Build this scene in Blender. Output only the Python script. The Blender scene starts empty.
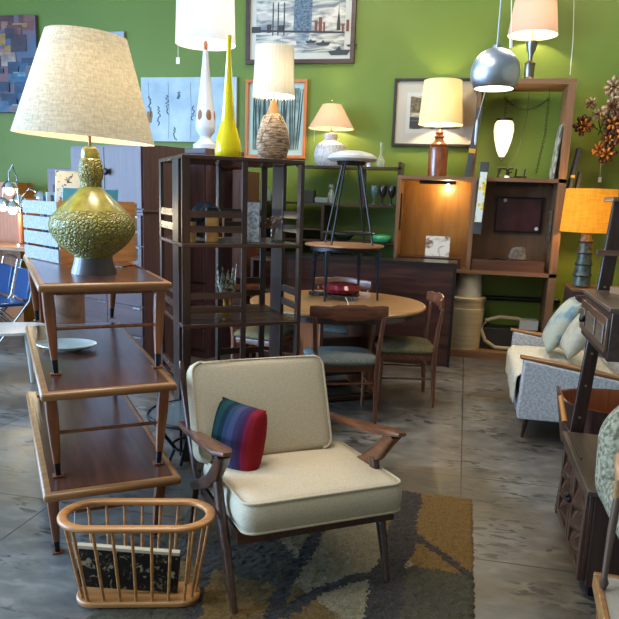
import bpy, bmesh, math, random
from mathutils import Vector, Matrix
random.seed(7)
col = bpy.context.scene.collection
PI = math.pi
# ------------------------------------------------------------------ camera measurements
F = 685.0; PITCH = math.radians(11.8); YAW = math.radians(12.3); ROLL = math.radians(1.9); H = 1.5; CX = 309.5; CY = 343.5
def _basis():
    cy, sy, cp, sp = math.cos(YAW), math.sin(YAW), math.cos(PITCH), math.sin(PITCH)
    f = Vector((-sy*cp, cy*cp, -sp)); r = Vector((cy, sy, 0)); u = Vector((-sy*sp, cy*sp, cp))
    c, s = math.cos(ROLL), math.sin(ROLL)
    return f, r*c+u*s, u*c-r*s
CF, CR, CU = _basis(); CAM = Vector((0, 0, H))
def ray(px, py): return CF+CR*((px-CX)/F)-CU*((py-CY)/F)
def on(px, py, z):
    d = ray(px, py); return CAM+d*((z-H)/d.z)
def at(px, py, Y):
    d = ray(px, py); return CAM+d*(Y/d.y)
def proj(v):
    v = Vector(v)-CAM; a = v.dot(CF); return CX+F*v.dot(CR)/a, CY-F*v.dot(CU)/a
def depth(v): return (Vector(v)-CAM).dot(CF)
def vz(x, y, py):
    lo, hi = -1.0, 6.0
    for _ in range(40):
        m = (lo+hi)/2
        if proj((x, y, m))[1] > py: lo = m
        else: hi = m
    return m
# ------------------------------------------------------------------ colour and materials
def lin(c):
    c = c/255.0
    return c/12.92 if c <= .04045 else ((c+.055)/1.055)**2.4
def rgb(*c): return (lin(c[0]), lin(c[1]), lin(c[2]), 1)
_m = {}
def base(name):
    m = bpy.data.materials.new(name); m.use_nodes = True
    nt = m.node_tree; b = nt.nodes['Principled BSDF']; return m, nt, b
def N(nt, t, **k):
    n = nt.nodes.new(t)
    for a, v in k.items(): setattr(n, a, v)
    return n
def plain(name, c, rough=.5, metal=0, emit=None, es=0, coat=0, trans=0, spec=None, ior=None, alpha=None):
    if name in _m: return _m[name]
    m, nt, b = base(name)
    b.inputs['Base Color'].default_value = rgb(*c); b.inputs['Roughness'].default_value = rough; b.inputs['Metallic'].default_value = metal
    if emit: b.inputs['Emission Color'].default_value = rgb(*emit); b.inputs['Emission Strength'].default_value = es
    if coat: b.inputs['Coat Weight'].default_value = coat
    if trans: b.inputs['Transmission Weight'].default_value = trans
    if ior: b.inputs['IOR'].default_value = ior
    _m[name] = m; return m
def noisy(name, c1, c2, scale=(5, 5, 5), detail=4, rough=.5, lo=.35, hi=.65, bump=0, bscale=None, coat=0, c3=None, distort=0, metal=0, spec=None, sheen=0):
    """two or three colours mixed by stretched noise: wood grain, cloth, plaster"""
    if name in _m: return _m[name]
    m, nt, b = base(name)
    tc = N(nt, 'ShaderNodeTexCoord'); mp = N(nt, 'ShaderNodeMapping'); mp.inputs['Scale'].default_value = scale
    nt.links.new(tc.outputs['Object'], mp.inputs['Vector'])
    no = N(nt, 'ShaderNodeTexNoise'); no.inputs['Scale'].default_value = 1; no.inputs['Detail'].default_value = detail; no.inputs['Distortion'].default_value = distort
    nt.links.new(mp.outputs['Vector'], no.inputs['Vector'])
    cr = N(nt, 'ShaderNodeValToRGB'); e = cr.color_ramp.elements
    e[0].position = lo; e[0].color = rgb(*c1); e[1].position = hi; e[1].color = rgb(*c2)
    if c3: x = e.new((lo+hi)/2); x.color = rgb(*c3)
    nt.links.new(no.outputs['Fac'], cr.inputs['Fac']); nt.links.new(cr.outputs['Color'], b.inputs['Base Color'])
    b.inputs['Roughness'].default_value = rough; b.inputs['Metallic'].default_value = metal
    if coat: b.inputs['Coat Weight'].default_value = coat; b.inputs['Coat Roughness'].default_value = .28
    if spec is not None: b.inputs['Specular IOR Level'].default_value = spec
    if sheen: b.inputs['Sheen Weight'].default_value = sheen
    if bump:
        n2 = no
        if bscale:
            n2 = N(nt, 'ShaderNodeTexNoise'); n2.inputs['Scale'].default_value = bscale; n2.inputs['Detail'].default_value = 3
            nt.links.new(tc.outputs['Object'], n2.inputs['Vector'])
        bp = N(nt, 'ShaderNodeBump'); bp.inputs['Strength'].default_value = bump; bp.inputs['Distance'].default_value = .01
        nt.links.new(n2.outputs['Fac'], bp.inputs['Height']); nt.links.new(bp.outputs['Normal'], b.inputs['Normal'])
    _m[name] = m; return m
def wood(name, c1, c2, axis='X', rough=.35, coat=.15, s=40, bump=.03):
    sc = {'X': (2.2, s, s), 'Y': (s, 2.2, s), 'Z': (s, s, 2.2)}[axis]
    return noisy(name, c1, c2, sc, 5, rough, .3, .7, bump=bump, coat=coat, distort=.6)
def shade_mat(name, c, warm, es, weave=0, tf=.055):
    """translucent lamp shade: lets the bulb's light through, and glows a little itself"""
    if name in _m: return _m[name]
    m, nt, b = base(name); nt.nodes.remove(b)
    out = nt.nodes['Material Output']
    d = N(nt, 'ShaderNodeBsdfDiffuse'); t = N(nt, 'ShaderNodeBsdfTranslucent'); mx = N(nt, 'ShaderNodeMixShader'); mx.inputs[0].default_value = tf
    d.inputs[0].default_value = rgb(*c); t.inputs[0].default_value = rgb(*warm)
    if weave:
        tc = N(nt, 'ShaderNodeTexCoord'); mp = N(nt, 'ShaderNodeMapping'); mp.inputs['Scale'].default_value = (weave, weave, weave*.12)
        no = N(nt, 'ShaderNodeTexNoise'); no.inputs['Scale'].default_value = 1; no.inputs['Detail'].default_value = 4
        mp2 = N(nt, 'ShaderNodeMapping'); mp2.inputs['Scale'].default_value = (weave*.15, weave*.15, weave)
        n2 = N(nt, 'ShaderNodeTexNoise'); n2.inputs['Scale'].default_value = 1; n2.inputs['Detail'].default_value = 4
        nt.links.new(tc.outputs['Object'], mp.inputs[0]); nt.links.new(mp.outputs[0], no.inputs['Vector'])
        nt.links.new(tc.outputs['Object'], mp2.inputs[0]); nt.links.new(mp2.outputs[0], n2.inputs['Vector'])
        ad = N(nt, 'ShaderNodeMath', operation='ADD'); nt.links.new(no.outputs['Fac'], ad.inputs[0]); nt.links.new(n2.outputs['Fac'], ad.inputs[1])
        cr = N(nt, 'ShaderNodeMapRange'); cr.inputs[1].default_value = .7; cr.inputs[2].default_value = 1.3; cr.inputs[3].default_value = .62; cr.inputs[4].default_value = 1.08
        nt.links.new(ad.outputs[0], cr.inputs[0])
        for sh, cc in ((d, c), (t, warm)):
            mul = N(nt, 'ShaderNodeMix', data_type='RGBA', blend_type='MULTIPLY'); mul.inputs[0].default_value = 1; mul.inputs[6].default_value = rgb(*cc)
            nt.links.new(cr.outputs[0], mul.inputs[7]); nt.links.new(mul.outputs[2], sh.inputs[0])
    nt.links.new(d.outputs[0], mx.inputs[1]); nt.links.new(t.outputs[0], mx.inputs[2])
    if es:
        em = N(nt, 'ShaderNodeEmission'); em.inputs[0].default_value = rgb(*warm); em.inputs[1].default_value = es
        ad2 = N(nt, 'ShaderNodeAddShader'); nt.links.new(mx.outputs[0], ad2.inputs[0]); nt.links.new(em.outputs[0], ad2.inputs[1]); nt.links.new(ad2.outputs[0], out.inputs[0])
    else: nt.links.new(mx.outputs[0], out.inputs[0])
    _m[name] = m; return m
# ------------------------------------------------------------------ mesh builder
class MB:
    def __init__(s): s.bm = bmesh.new()
    def box(s, c, size, rz=0, rx=0, ry=0):
        M = Matrix.Translation(Vector(c)) @ Matrix.Rotation(rz, 4, 'Z') @ Matrix.Rotation(rx, 4, 'X') @ Matrix.Rotation(ry, 4, 'Y') @ Matrix.Diagonal((size[0], size[1], size[2], 1))
        bmesh.ops.create_cube(s.bm, size=1, matrix=M); return s
    def b2(s, x0, x1, y0, y1, z0, z1): return s.box(((x0+x1)/2, (y0+y1)/2, (z0+z1)/2), (abs(x1-x0), abs(y1-y0), abs(z1-z0)))
    def sweep(s, pts, ws, hs, side=(1, 0, 0), n=12, p=4.0, cyclic=False):
        """a rounded-rectangle section carried along pts; ws across 'side', hs across the other way"""
        pts = [Vector(q) for q in pts]; k = len(pts)
        if not hasattr(ws, '__len__'): ws = [ws]*k
        if not hasattr(hs, '__len__'): hs = [hs]*k
        rings = []
        for i, q in enumerate(pts):
            a = pts[(i-1) % k] if (cyclic or i > 0) else q
            b = pts[(i+1) % k] if (cyclic or i < k-1) else q
            t = (b-a).normalized(); sd = Vector(side); sd = sd-t*sd.dot(t)
            if sd.length < 1e-4: sd = Vector((0, 1, 0))-t*t.y
            sd.normalize(); up = t.cross(sd)
            ring = []
            for j in range(n):
                an = 2*PI*j/n+PI/n; c, sn = math.cos(an), math.sin(an)
                cc = math.copysign(abs(c)**(2/p), c); ss = math.copysign(abs(sn)**(2/p), sn)
                ring.append(s.bm.verts.new(q+sd*(cc*ws[i]/2)+up*(ss*hs[i]/2)))
            rings.append(ring)
        m = k if cyclic else k-1
        for i in range(m):
            A, B = rings[i], rings[(i+1) % k]
            for j in range(n): s.bm.faces.new((A[j], A[(j+1) % n], B[(j+1) % n], B[j]))
        if not cyclic:
            s.bm.faces.new(rings[0][::-1]); s.bm.faces.new(rings[-1])
        return s
    def tube(s, pts, r, n=8, cyclic=False):
        if hasattr(r, '__len__'): d = [x*2 for x in r]
        else: d = 2*r
        return s.sweep(pts, d, d, side=(.31, .17, .93) if not s_vert(pts) else (1, 0, 0), n=n, p=2, cyclic=cyclic)
    def lathe(s, prof, c=(0, 0, 0), n=32, close=True):
        """prof: list of (radius, z)"""
        c = Vector(c); rings = []
        for r, z in prof:
            if r < 1e-5: rings.append([s.bm.verts.new(c+Vector((0, 0, z)))])
            else: rings.append([s.bm.verts.new(c+Vector((r*math.cos(2*PI*j/n), r*math.sin(2*PI*j/n), z))) for j in range(n)])
        for A, B in zip(rings[:-1], rings[1:]):
            for j in range(n):
                a = A[j % len(A)]; a2 = A[(j+1) % len(A)]; b = B[j % len(B)]; b2 = B[(j+1) % len(B)]
                v = []
                for x in (a, a2, b2, b):
                    if x not in v: v.append(x)
                if len(v) > 2: s.bm.faces.new(v)
        if close:
            for R in (rings[0], rings[-1]):
                if len(R) > 2: s.bm.faces.new(R)
        return s
    def prism(s, poly, a, b, plane='xy'):
        """poly (list of 2D) extruded from a to b along the third axis"""
        def P(u, v, w): return {'xy': (u, v, w), 'xz': (u, w, v), 'yz': (w, u, v)}[plane]
        A = [s.bm.verts.new(P(u, v, a)) for u, v in poly]; B = [s.bm.verts.new(P(u, v, b)) for u, v in poly]
        s.bm.faces.new(A[::-1]); s.bm.faces.new(B); k = len(poly)
        for i in range(k): s.bm.faces.new((A[i], A[(i+1) % k], B[(i+1) % k], B[i]))
        return s
    def ball(s, c, r, n=16, sc=(1, 1, 1)):
        M = Matrix.Translation(Vector(c)) @ Matrix.Diagonal((sc[0], sc[1], sc[2], 1))
        bmesh.ops.create_uvsphere(s.bm, u_segments=n, v_segments=max(6, n//2), radius=r, matrix=M); return s
    def cushion(s, c, size, crown=.02, bulge=.01, rc=.06, M=None, n=14, sag=0):
        """box cushion with rounded plan corners, crowned top and bottom"""
        g = {}
        hx, hy, hz = size[0]/2, size[1]/2, size[2]/2
        M = M or Matrix.Identity(4)
        tmp = bmesh.new(); bmesh.ops.create_cube(tmp, size=2); bmesh.ops.subdivide_edges(tmp, edges=tmp.edges[:], cuts=n, use_grid_fill=True)
        vm = {}
        for v in tmp.verts:
            x, y, z = v.co
            rx, ry = rc/hx, rc/hy; px, py = x*hx, y*hy
            ax, ay = abs(px)-(hx-rc), abs(py)-(hy-rc)
            if ax > 0 and ay > 0:
                L = max(ax, ay); d = math.hypot(ax, ay)
                px = math.copysign(hx-rc+ax/d*L, px); py = math.copysign(hy-rc+ay/d*L, py)
            k = (1-x**2)*(1-y**2)
            pz = z*hz+(crown*k**.6*(1 if z > 0 else -1) if abs(z) > .99 else crown*k**.6*z)
            b = bulge*(1-z*z); nx, ny = px/hx, py/hy
            px += b*nx*abs(nx)**3; py += b*ny*abs(ny)**3
            pz -= sag*abs(x*y)**2
            vm[v] = s.bm.verts.new(M @ (Vector((px, py, pz))+Vector(c)))
        for f in tmp.faces: s.bm.faces.new([vm[v] for v in f.verts])
        tmp.free(); return s
    def pillow(s, size, M, n=16, pinch=.12):
        hx, hy, hz = size[0]/2, size[1]/2, size[2]/2
        vt = {}
        for sd in (1, -1):
            for i in range(n+1):
                for j in range(n+1):
                    u, v = -1+2*i/n, -1+2*j/n
                    edge = abs(u) == 1 or abs(v) == 1
                    if edge and sd == -1: vt[sd, i, j] = vt[1, i, j]; continue
                    t = (max(0, (1-u**2))*max(0, 1-v**2))**.42
                    x = u*hx*(1-pinch*(1-v*v)*.5*abs(u)); y = v*hy*(1-pinch*(1-u*u)*.5*abs(v))
                    vt[sd, i, j] = s.bm.verts.new(M @ Vector((x, y, sd*hz*t)))
        for sd in (1, -1):
            for i in range(n):
                for j in range(n):
                    q = [vt[sd, i, j], vt[sd, i+1, j], vt[sd, i+1, j+1], vt[sd, i, j+1]]
                    try: s.bm.faces.new(q if sd == 1 else q[::-1])
                    except ValueError: pass
        return s
    def build(s, name, mat, parent=None, smooth=38, bevel=0, seg=2, solid=0):
        bmesh.ops.recalc_face_normals(s.bm, faces=s.bm.faces)
        th = math.radians(smooth)
        for f in s.bm.faces: f.smooth = True
        for e in s.bm.edges:
            if len(e.link_faces) == 2 and e.calc_face_angle(0) > th: e.smooth = False
        me = bpy.data.meshes.new(name); s.bm.to_mesh(me); s.bm.free()
        o = bpy.data.objects.new(name, me); col.objects.link(o)
        for m in (mat if isinstance(mat, (list, tuple)) else [mat]): me.materials.append(m)
        if parent: o.parent = parent
        if bevel:
            b = o.modifiers.new('bevel', 'BEVEL'); b.width = bevel; b.segments = seg; b.limit_method = 'ANGLE'; b.angle_limit = math.radians(40)
        if solid:
            b = o.modifiers.new('solid', 'SOLIDIFY'); b.thickness = solid; b.offset = -1
        return o
def s_vert(pts):
    d = Vector(pts[-1])-Vector(pts[0]); return d.length > 0 and abs(d.normalized().dot(Vector((.31, .17, .93)).normalized())) > .8
def tag(o, label, cat, group=None, kind=None):
    o['label'] = label; o['category'] = cat
    if group: o['group'] = group
    if kind: o['kind'] = kind
    return o
def thing(name, label, cat, loc=(0, 0, 0), rz=0, group=None):
    o = bpy.data.objects.new(name, None); col.objects.link(o); o.empty_display_size = .1
    o.location = loc; o.rotation_euler = (0, 0, rz); return tag(o, label, cat, group)
def place(o, loc, rz=0): o.location = loc; o.rotation_euler = (0, 0, rz); return o
def struct(name, mb, mat, **k):
    o = mb.build(name, mat, **k); o['kind'] = 'structure'; return o
def dup(root, loc, rz, label=None, group=None):
    r = root.copy(); col.objects.link(r); r.location = loc; r.rotation_euler = (0, 0, rz)
    if label: r['label'] = label
    if group: r['group'] = group
    for ch in list(root.children):
        c = ch.copy(); col.objects.link(c); c.parent = r
        for g in list(ch.children):
            d = g.copy(); col.objects.link(d); d.parent = c
    return r
def lamp_light(loc, power, color=(1, .8, .52), r=.04, parent=None):
    l = bpy.data.lights.new('bulb_light', 'POINT'); l.energy = power; l.color = color; l.shadow_soft_size = r
    o = bpy.data.objects.new('bulb_light', l); col.objects.link(o); o.location = loc
    if parent: o.parent = parent
    return o
def pprof(X, Y, prof, z0=0):
    """profile measured as (half width, height) turned into metres on the upright line at X, Y"""
    out = []
    for r, py in prof:
        z = vz(X, Y, py); out.append((r*depth((X, Y, z))/F, z-z0))
    return out
# ------------------------------------------------------------------ shared materials
WAL = wood('walnut_dark', (40, 25, 19), (64, 41, 31), 'Z', .36, .12)
WALX = wood('walnut_dark_long', (46, 27, 20), (78, 48, 34), 'X', .27, .25)
TEAK = wood('teak_edge', (122, 80, 44), (164, 116, 68), 'X', .33, .25)
TEAKZ = wood('teak_leg', (112, 62, 34), (150, 88, 50), 'Z', .35, .25)
OAKZ = wood('light_oak', (108, 75, 48), (134, 96, 62), 'Z', .5, .05)
OAKX = wood('light_oak_long', (112, 78, 50), (138, 99, 64), 'X', .5, .05)
ROSE = wood('rosewood', (40, 22, 18), (84, 48, 38), 'X', .3, .3, s=22)
MAHO = wood('mahogany', (62, 42, 44), (84, 58, 58), 'Z', .42, .2, s=30)
MAHOX = wood('mahogany_long', (62, 42, 44), (84, 58, 58), 'X', .42, .2, s=30)
BLK = plain('black_metal', (22, 22, 24), .4, .3)
CHROME = plain('chrome', (215, 218, 224), .12, 1)
BRASS = plain('brass', (190, 150, 80), .3, 1)
SILV = plain('aged_silver', (150, 145, 135), .35, 1)
WHITE = plain('white_glaze', (225, 225, 228), .3, coat=.3)
GLASS = plain('clear_glass', (235, 240, 240), .05, 0, trans=1, ior=1.3)
CREAM = noisy('cream_fabric', (184, 168, 140), (205, 191, 165), (260, 260, 260), 3, .9, bump=.25, bscale=350, spec=.1)
TAGW = plain('tag_paper', (230, 230, 225), .7)

DAY = 740; CEIL = 64; LAMP = 24; EXPO = 0.03
# ------------------------------------------------------------------ the room
BACK = 7.4; XL = -7.2; XR = 3.2; YN = -3.0; ZC = 4.3
def wall_material():
    m, nt, b = base('green_wall_paint'); tc = N(nt, 'ShaderNodeTexCoord')
    no = N(nt, 'ShaderNodeTexNoise'); no.inputs['Scale'].default_value = 1.3; no.inputs['Detail'].default_value = 5
    nt.links.new(tc.outputs['Object'], no.inputs['Vector'])
    cr = N(nt, 'ShaderNodeValToRGB'); e = cr.color_ramp.elements; e[0].position = .3; e[0].color = rgb(98, 119, 33); e[1].position = .7; e[1].color = rgb(106, 127, 37)
    nt.links.new(no.outputs['Fac'], cr.inputs['Fac']); nt.links.new(cr.outputs['Color'], b.inputs['Base Color'])
    b.inputs['Roughness'].default_value = .55
    n2 = N(nt, 'ShaderNodeTexNoise'); n2.inputs['Scale'].default_value = 60
    bp = N(nt, 'ShaderNodeBump'); bp.inputs['Strength'].default_value = .08; bp.inputs['Distance'].default_value = .01
    nt.links.new(tc.outputs['Object'], n2.inputs['Vector']); nt.links.new(n2.outputs['Fac'], bp.inputs['Height']); nt.links.new(bp.outputs['Normal'], b.inputs['Normal'])
    return m
GREEN = wall_material()
def floor_material():
    m, nt, b = base('worn_concrete'); L = nt.links.new
    tc = N(nt, 'ShaderNodeTexCoord')
    def noise(sc, det, vec=None, dist=0):
        n = N(nt, 'ShaderNodeTexNoise'); n.inputs['Scale'].default_value = 1; n.inputs['Detail'].default_value = det; n.inputs['Distortion'].default_value = dist
        mp = N(nt, 'ShaderNodeMapping'); mp.inputs['Scale'].default_value = sc; L(tc.outputs['Object'], mp.inputs[0]); L(mp.outputs[0], n.inputs['Vector']); return n
    def ramp(src, stops):
        r = N(nt, 'ShaderNodeValToRGB'); e = r.color_ramp.elements
        e[0].position, e[0].color = stops[0][0], rgb(*stops[0][1]); e[1].position, e[1].color = stops[-1][0], rgb(*stops[-1][1])
        for p, c in stops[1:-1]: x = e.new(p); x.color = rgb(*c)
        L(src, r.inputs['Fac']); return r
    def mix(fac, a, bb, mode='MIX'):
        x = N(nt, 'ShaderNodeMix', data_type='RGBA', blend_type=mode)
        if isinstance(fac, float): x.inputs[0].default_value = fac
        else: L(fac, x.inputs[0])
        for i, v in ((6, a), (7, bb)):
            if isinstance(v, tuple): x.inputs[i].default_value = v
            else: L(v, x.inputs[i])
        return x.outputs[2]
    big = ramp(noise((1.1, 1.6, 1), 6, dist=.4).outputs['Fac'], [(.3, (66, 62, 57)), (.42, (106, 96, 82)), (.55, (118, 117, 114)), (.7, (142, 138, 130))])
    mid = ramp(noise((7, 12, 1), 12, dist=.5).outputs['Fac'], [(.3, (78, 75, 70)), (.5, (130, 128, 124)), (.7, (190, 188, 182))])
    c = mix(.6, big.outputs[0], mid.outputs[0], 'OVERLAY')
    # dark scraped marks, short and running across
    sc = noise((11, 30, 1), 10, dist=.6); r2 = ramp(sc.outputs['Fac'], [(.535, (0, 0, 0)), (.575, (255, 255, 255))])
    pat = ramp(noise((2.2, 4.4, 1), 4).outputs['Fac'], [(.49, (0, 0, 0)), (.57, (255, 255, 255))])
    sm = N(nt, 'ShaderNodeMath', operation='MULTIPLY'); L(r2.outputs[0], sm.inputs[0]); L(pat.outputs[0], sm.inputs[1])
    s3 = N(nt, 'ShaderNodeMath', operation='MULTIPLY'); L(sm.outputs[0], s3.inputs[0]); s3.inputs[1].default_value = .95
    c = mix(s3.outputs[0], c, rgb(52, 48, 44))
    # saw-cut joints
    sx = N(nt, 'ShaderNodeSeparateXYZ'); L(tc.outputs['Object'], sx.inputs[0])
    tot = None
    for ax, v in (('X', .085), ('X', -1.878), ('X', -2.832), ('X', -4.8), ('Y', 2.825), ('Y', 3.75), ('Y', 5.6), ('Y', 1.9)):
        a = N(nt, 'ShaderNodeMath', operation='SUBTRACT'); L(sx.outputs[ax], a.inputs[0]); a.inputs[1].default_value = v
        d = N(nt, 'ShaderNodeMath', operation='ABSOLUTE'); L(a.outputs[0], d.inputs[0])
        l = N(nt, 'ShaderNodeMath', operation='LESS_THAN'); L(d.outputs[0], l.inputs[0]); l.inputs[1].default_value = .004
        if tot is None: tot = l
        else:
            mx = N(nt, 'ShaderNodeMath', operation='MAXIMUM'); L(tot.outputs[0], mx.inputs[0]); L(l.outputs[0], mx.inputs[1]); tot = mx
    c = mix(tot.outputs[0], c, rgb(34, 32, 30))
    L(c, b.inputs['Base Color'])
    rr = N(nt, 'ShaderNodeMapRange'); rr.inputs[3].default_value = .28; rr.inputs[4].default_value = .55
    L(mid.outputs[0], rr.inputs[0]); L(rr.outputs[0], b.inputs['Roughness'])
    bp = N(nt, 'ShaderNodeBump'); bp.inputs['Strength'].default_value = .12; bp.inputs['Distance'].default_value = .01
    L(mid.outputs[0], bp.inputs['Height']); L(bp.outputs['Normal'], b.inputs['Normal'])
    return m
struct('floor', MB().b2(XL, XR, YN, BACK, -.1, 0), floor_material())
struct('ceiling', MB().b2(XL, XR, YN, BACK, ZC, ZC+.1), plain('ceiling_white', (200, 198, 192), .9))
struct('wall_back', MB().b2(XL, XR, BACK, BACK+.15, 0, ZC), GREEN)
struct('wall_right', MB().b2(XR, XR+.15, YN, BACK, 0, ZC), plain('tan_wall', (150, 135, 105), .8))
struct('wall_front', MB().b2(XL, XR, YN-.15, YN, 0, ZC), plain('dim_wall', (150, 145, 130), .8))
# left wall with three tall shop windows
wl = MB(); WINS = [(-2.4, 0.1), (0.7, 3.2), (4.0, 5.6)]; ZB, ZT = .5, 3.7
wl.b2(XL-.15, XL, YN, BACK, 0, ZB); wl.b2(XL-.15, XL, YN, BACK, ZT, ZC)
ys = [YN]+[v for w in WINS for v in w]+[BACK]
for i in range(0, len(ys), 2): wl.b2(XL-.15, XL, ys[i], ys[i+1], ZB, ZT)
struct('wall_left', wl, plain('left_wall_paint', (170, 170, 160), .8))
for i, (a, b_) in enumerate(WINS):
    fr = MB(); fr.b2(XL-.11, XL-.04, a, b_, ZB, ZB+.07); fr.b2(XL-.11, XL-.04, a, b_, ZT-.07, ZT)
    for yy in (a+.035, (a+b_)/2, b_-.035): fr.b2(XL-.11, XL-.04, yy-.035, yy+.035, ZB+.07, ZT-.07)
    w = struct(f'window_{i+1}', fr, plain('window_frame', (60, 60, 60), .5))
    l = bpy.data.lights.new('window_daylight', 'AREA'); l.shape = 'RECTANGLE'; l.size = ZT-ZB; l.size_y = b_-a; l.energy = DAY*(1, 1, .22)[i]; l.color = (.40, .65, 1)
    o = bpy.data.objects.new('window_daylight', l); col.objects.link(o); o.location = (XL-.25, (a+b_)/2, (ZB+ZT)/2); o.rotation_euler = (0, -PI/2, 0)
# ceiling lamps of the shop (above the frame): soft warm general light
for (x, y, e) in ((-1.6, 3.4, .8), (.8, 5.0, .5), (-1.3, 6.0, .6), (-1.2, 1.4, .8), (1.3, 6.3, .35)):
    l = bpy.data.lights.new('ceiling_light', 'AREA'); l.shape = 'DISK'; l.size = .9; l.energy = CEIL*e; l.color = (1, .9, .78)
    o = bpy.data.objects.new('ceiling_light', l); col.objects.link(o); o.location = (x, y, ZC-.05)
world = bpy.data.worlds.new('world'); bpy.context.scene.world = world; world.use_nodes = True
world.node_tree.nodes['Background'].inputs[0].default_value = (.55, .72, 1, 1); world.node_tree.nodes['Background'].inputs[1].default_value = 1.0
# ------------------------------------------------------------------ camera
cd = bpy.data.cameras.new('camera'); cam = bpy.data.objects.new('camera', cd); col.objects.link(cam)
cd.sensor_width = 36; cd.lens = F/619*36; cd.shift_y = (CY-309.5)/619; cd.clip_start = .05
M3 = Matrix((CR, CU, -CF)).transposed(); cam.matrix_world = Matrix.Translation(CAM) @ M3.to_4x4()
sc = bpy.context.scene; sc.camera = cam
sc.view_settings.view_transform = 'Standard'; sc.view_settings.look = 'None'; sc.view_settings.exposure = EXPO; sc.view_settings.gamma = 1
sc.cycles.use_denoising = True; sc.cycles.max_bounces = 8; sc.cycles.sample_clamp_indirect = 4
R = math.radians
def rot2(v, a): return (v[0]*math.cos(a)-v[1]*math.sin(a), v[0]*math.sin(a)+v[1]*math.cos(a))
# ------------------------------------------------------------------ stacked step tables
TOPV = noisy('table_veneer', (62, 34, 24), (98, 58, 42), (30, 2.5, 30), 5, .22, .3, .7, coat=.5, distort=.5)
def low_table(label, loc, rz, W, L, Ht, yl, yf):
    t = thing('low_table', label, 'table', loc, rz, 'matching low tables stacked three high')
    th = .034
    MB().b2(-W/2, W/2, 0, L, Ht-th, Ht).build('top_edge', TEAK, t, bevel=.013, seg=3)
    MB().b2(-W/2+.03, W/2-.03, .03, L-.03, Ht-.002, Ht+.0012).build('inlaid_top', TOPV, t)
    ap = MB()
    for x in (-W/2+.075, W/2-.075): ap.b2(x-.008, x+.008, .12, L-.12, Ht-.06, Ht-th)
    for y in (.12, L-.12): ap.b2(-W/2+.075, W/2-.075, y-.008, y+.008, Ht-.06, Ht-th)
    ap.build('apron', TEAKZ, t)
    for sx in (-1, 1):
        for k, (ya, yb) in enumerate(((yl, yf), (L-yl, L-yf))):
            xa, xb = sx*(W/2-.04), sx*(W/2-.058)
            P = lambda u: (xa+(xb-xa)*u, ya+(yb-ya)*u, (Ht-th)*(1-u))
            lg = MB().sweep([P(0), P(.25), P(.6), P(.82)], [.046, .048, .038, .028], [.046, .048, .038, .028], p=3.2).build('leg', TEAKZ, t)
            MB().sweep([P(.82), P(.985)], [.0262, .021], [.0262, .021], p=3.2).build('leg_tip', BLK, lg)
            q = P(1); MB().b2(q[0]-.021, q[0]+.021, q[1]-.021, q[1]+.021, .0015, .007).build('foot_pad', TEAKZ, lg)
    for y0, y1 in ((yl, yf), (L-yl, L-yf)):
        y = y0+(y1-y0)*.5; z = Ht*.5; x = W/2-.05
        MB().tube([(-x, y, z), (x, y, z)], .0075, 10).build('stretcher', TEAKZ, t)
    return t
def ftable(label, pl, pr_, h, L, z0, rz, yl, yf):
    a, b_ = on(*pl, h), on(*pr_, h); c = (a+b_)/2; W = (a-b_).length
    return low_table(label, (c.x, c.y, z0), R(rz), W, L, h-z0, yl, yf), c
TB, cB = ftable('teak low table on the concrete floor, bottommost of the stack of three', (43, 496), (182, 477), .38, 1.5, 0, 37, .2, .27)
TM, cM = ftable('teak low table carrying an oval white dish, middle one of the stack of three', (40, 394), (178, 383.5), .762, 1.45, .382, 36.8, .08, .12)
TT, cT = ftable('teak low table carrying the large green ceramic lamp, topmost of the stack of three', (37, 284), (173.5, 282.5), 1.144, 1.4, .764, 37, .07, .055)
ZT1, ZM1 = 1.1455, .7635
# oval dish
c = on(67, 349, ZM1)
pl = MB(); k = 40
def oval(r, z): return [(r*1.25, r, z)]
def oval_lathe(mb, prof, n=40, e=1.0):
    rings = [[mb.bm.verts.new((r*e*math.cos(2*PI*j/n), r*math.sin(2*PI*j/n), z)) for j in range(n)] for r, z in prof]
    for A, B in zip(rings[:-1], rings[1:]):
        for j in range(n): mb.bm.faces.new((A[j], A[(j+1) % n], B[(j+1) % n], B[j]))
    mb.bm.faces.new(rings[0]); mb.bm.faces.new(rings[-1]); return mb
o = oval_lathe(pl, [(.05, 0), (.055, .008), (.1, .014), (.115, .026), (.113, .03), (.1, .021), (.05, .016)], e=1.25).build('oval_dish', plain('dish_white', (215, 215, 205), .2, coat=.5))
place(o, (c.x, c.y, ZM1), R(8)); tag(o, 'shallow oval white dish lying on the middle low table', 'dish')
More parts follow.
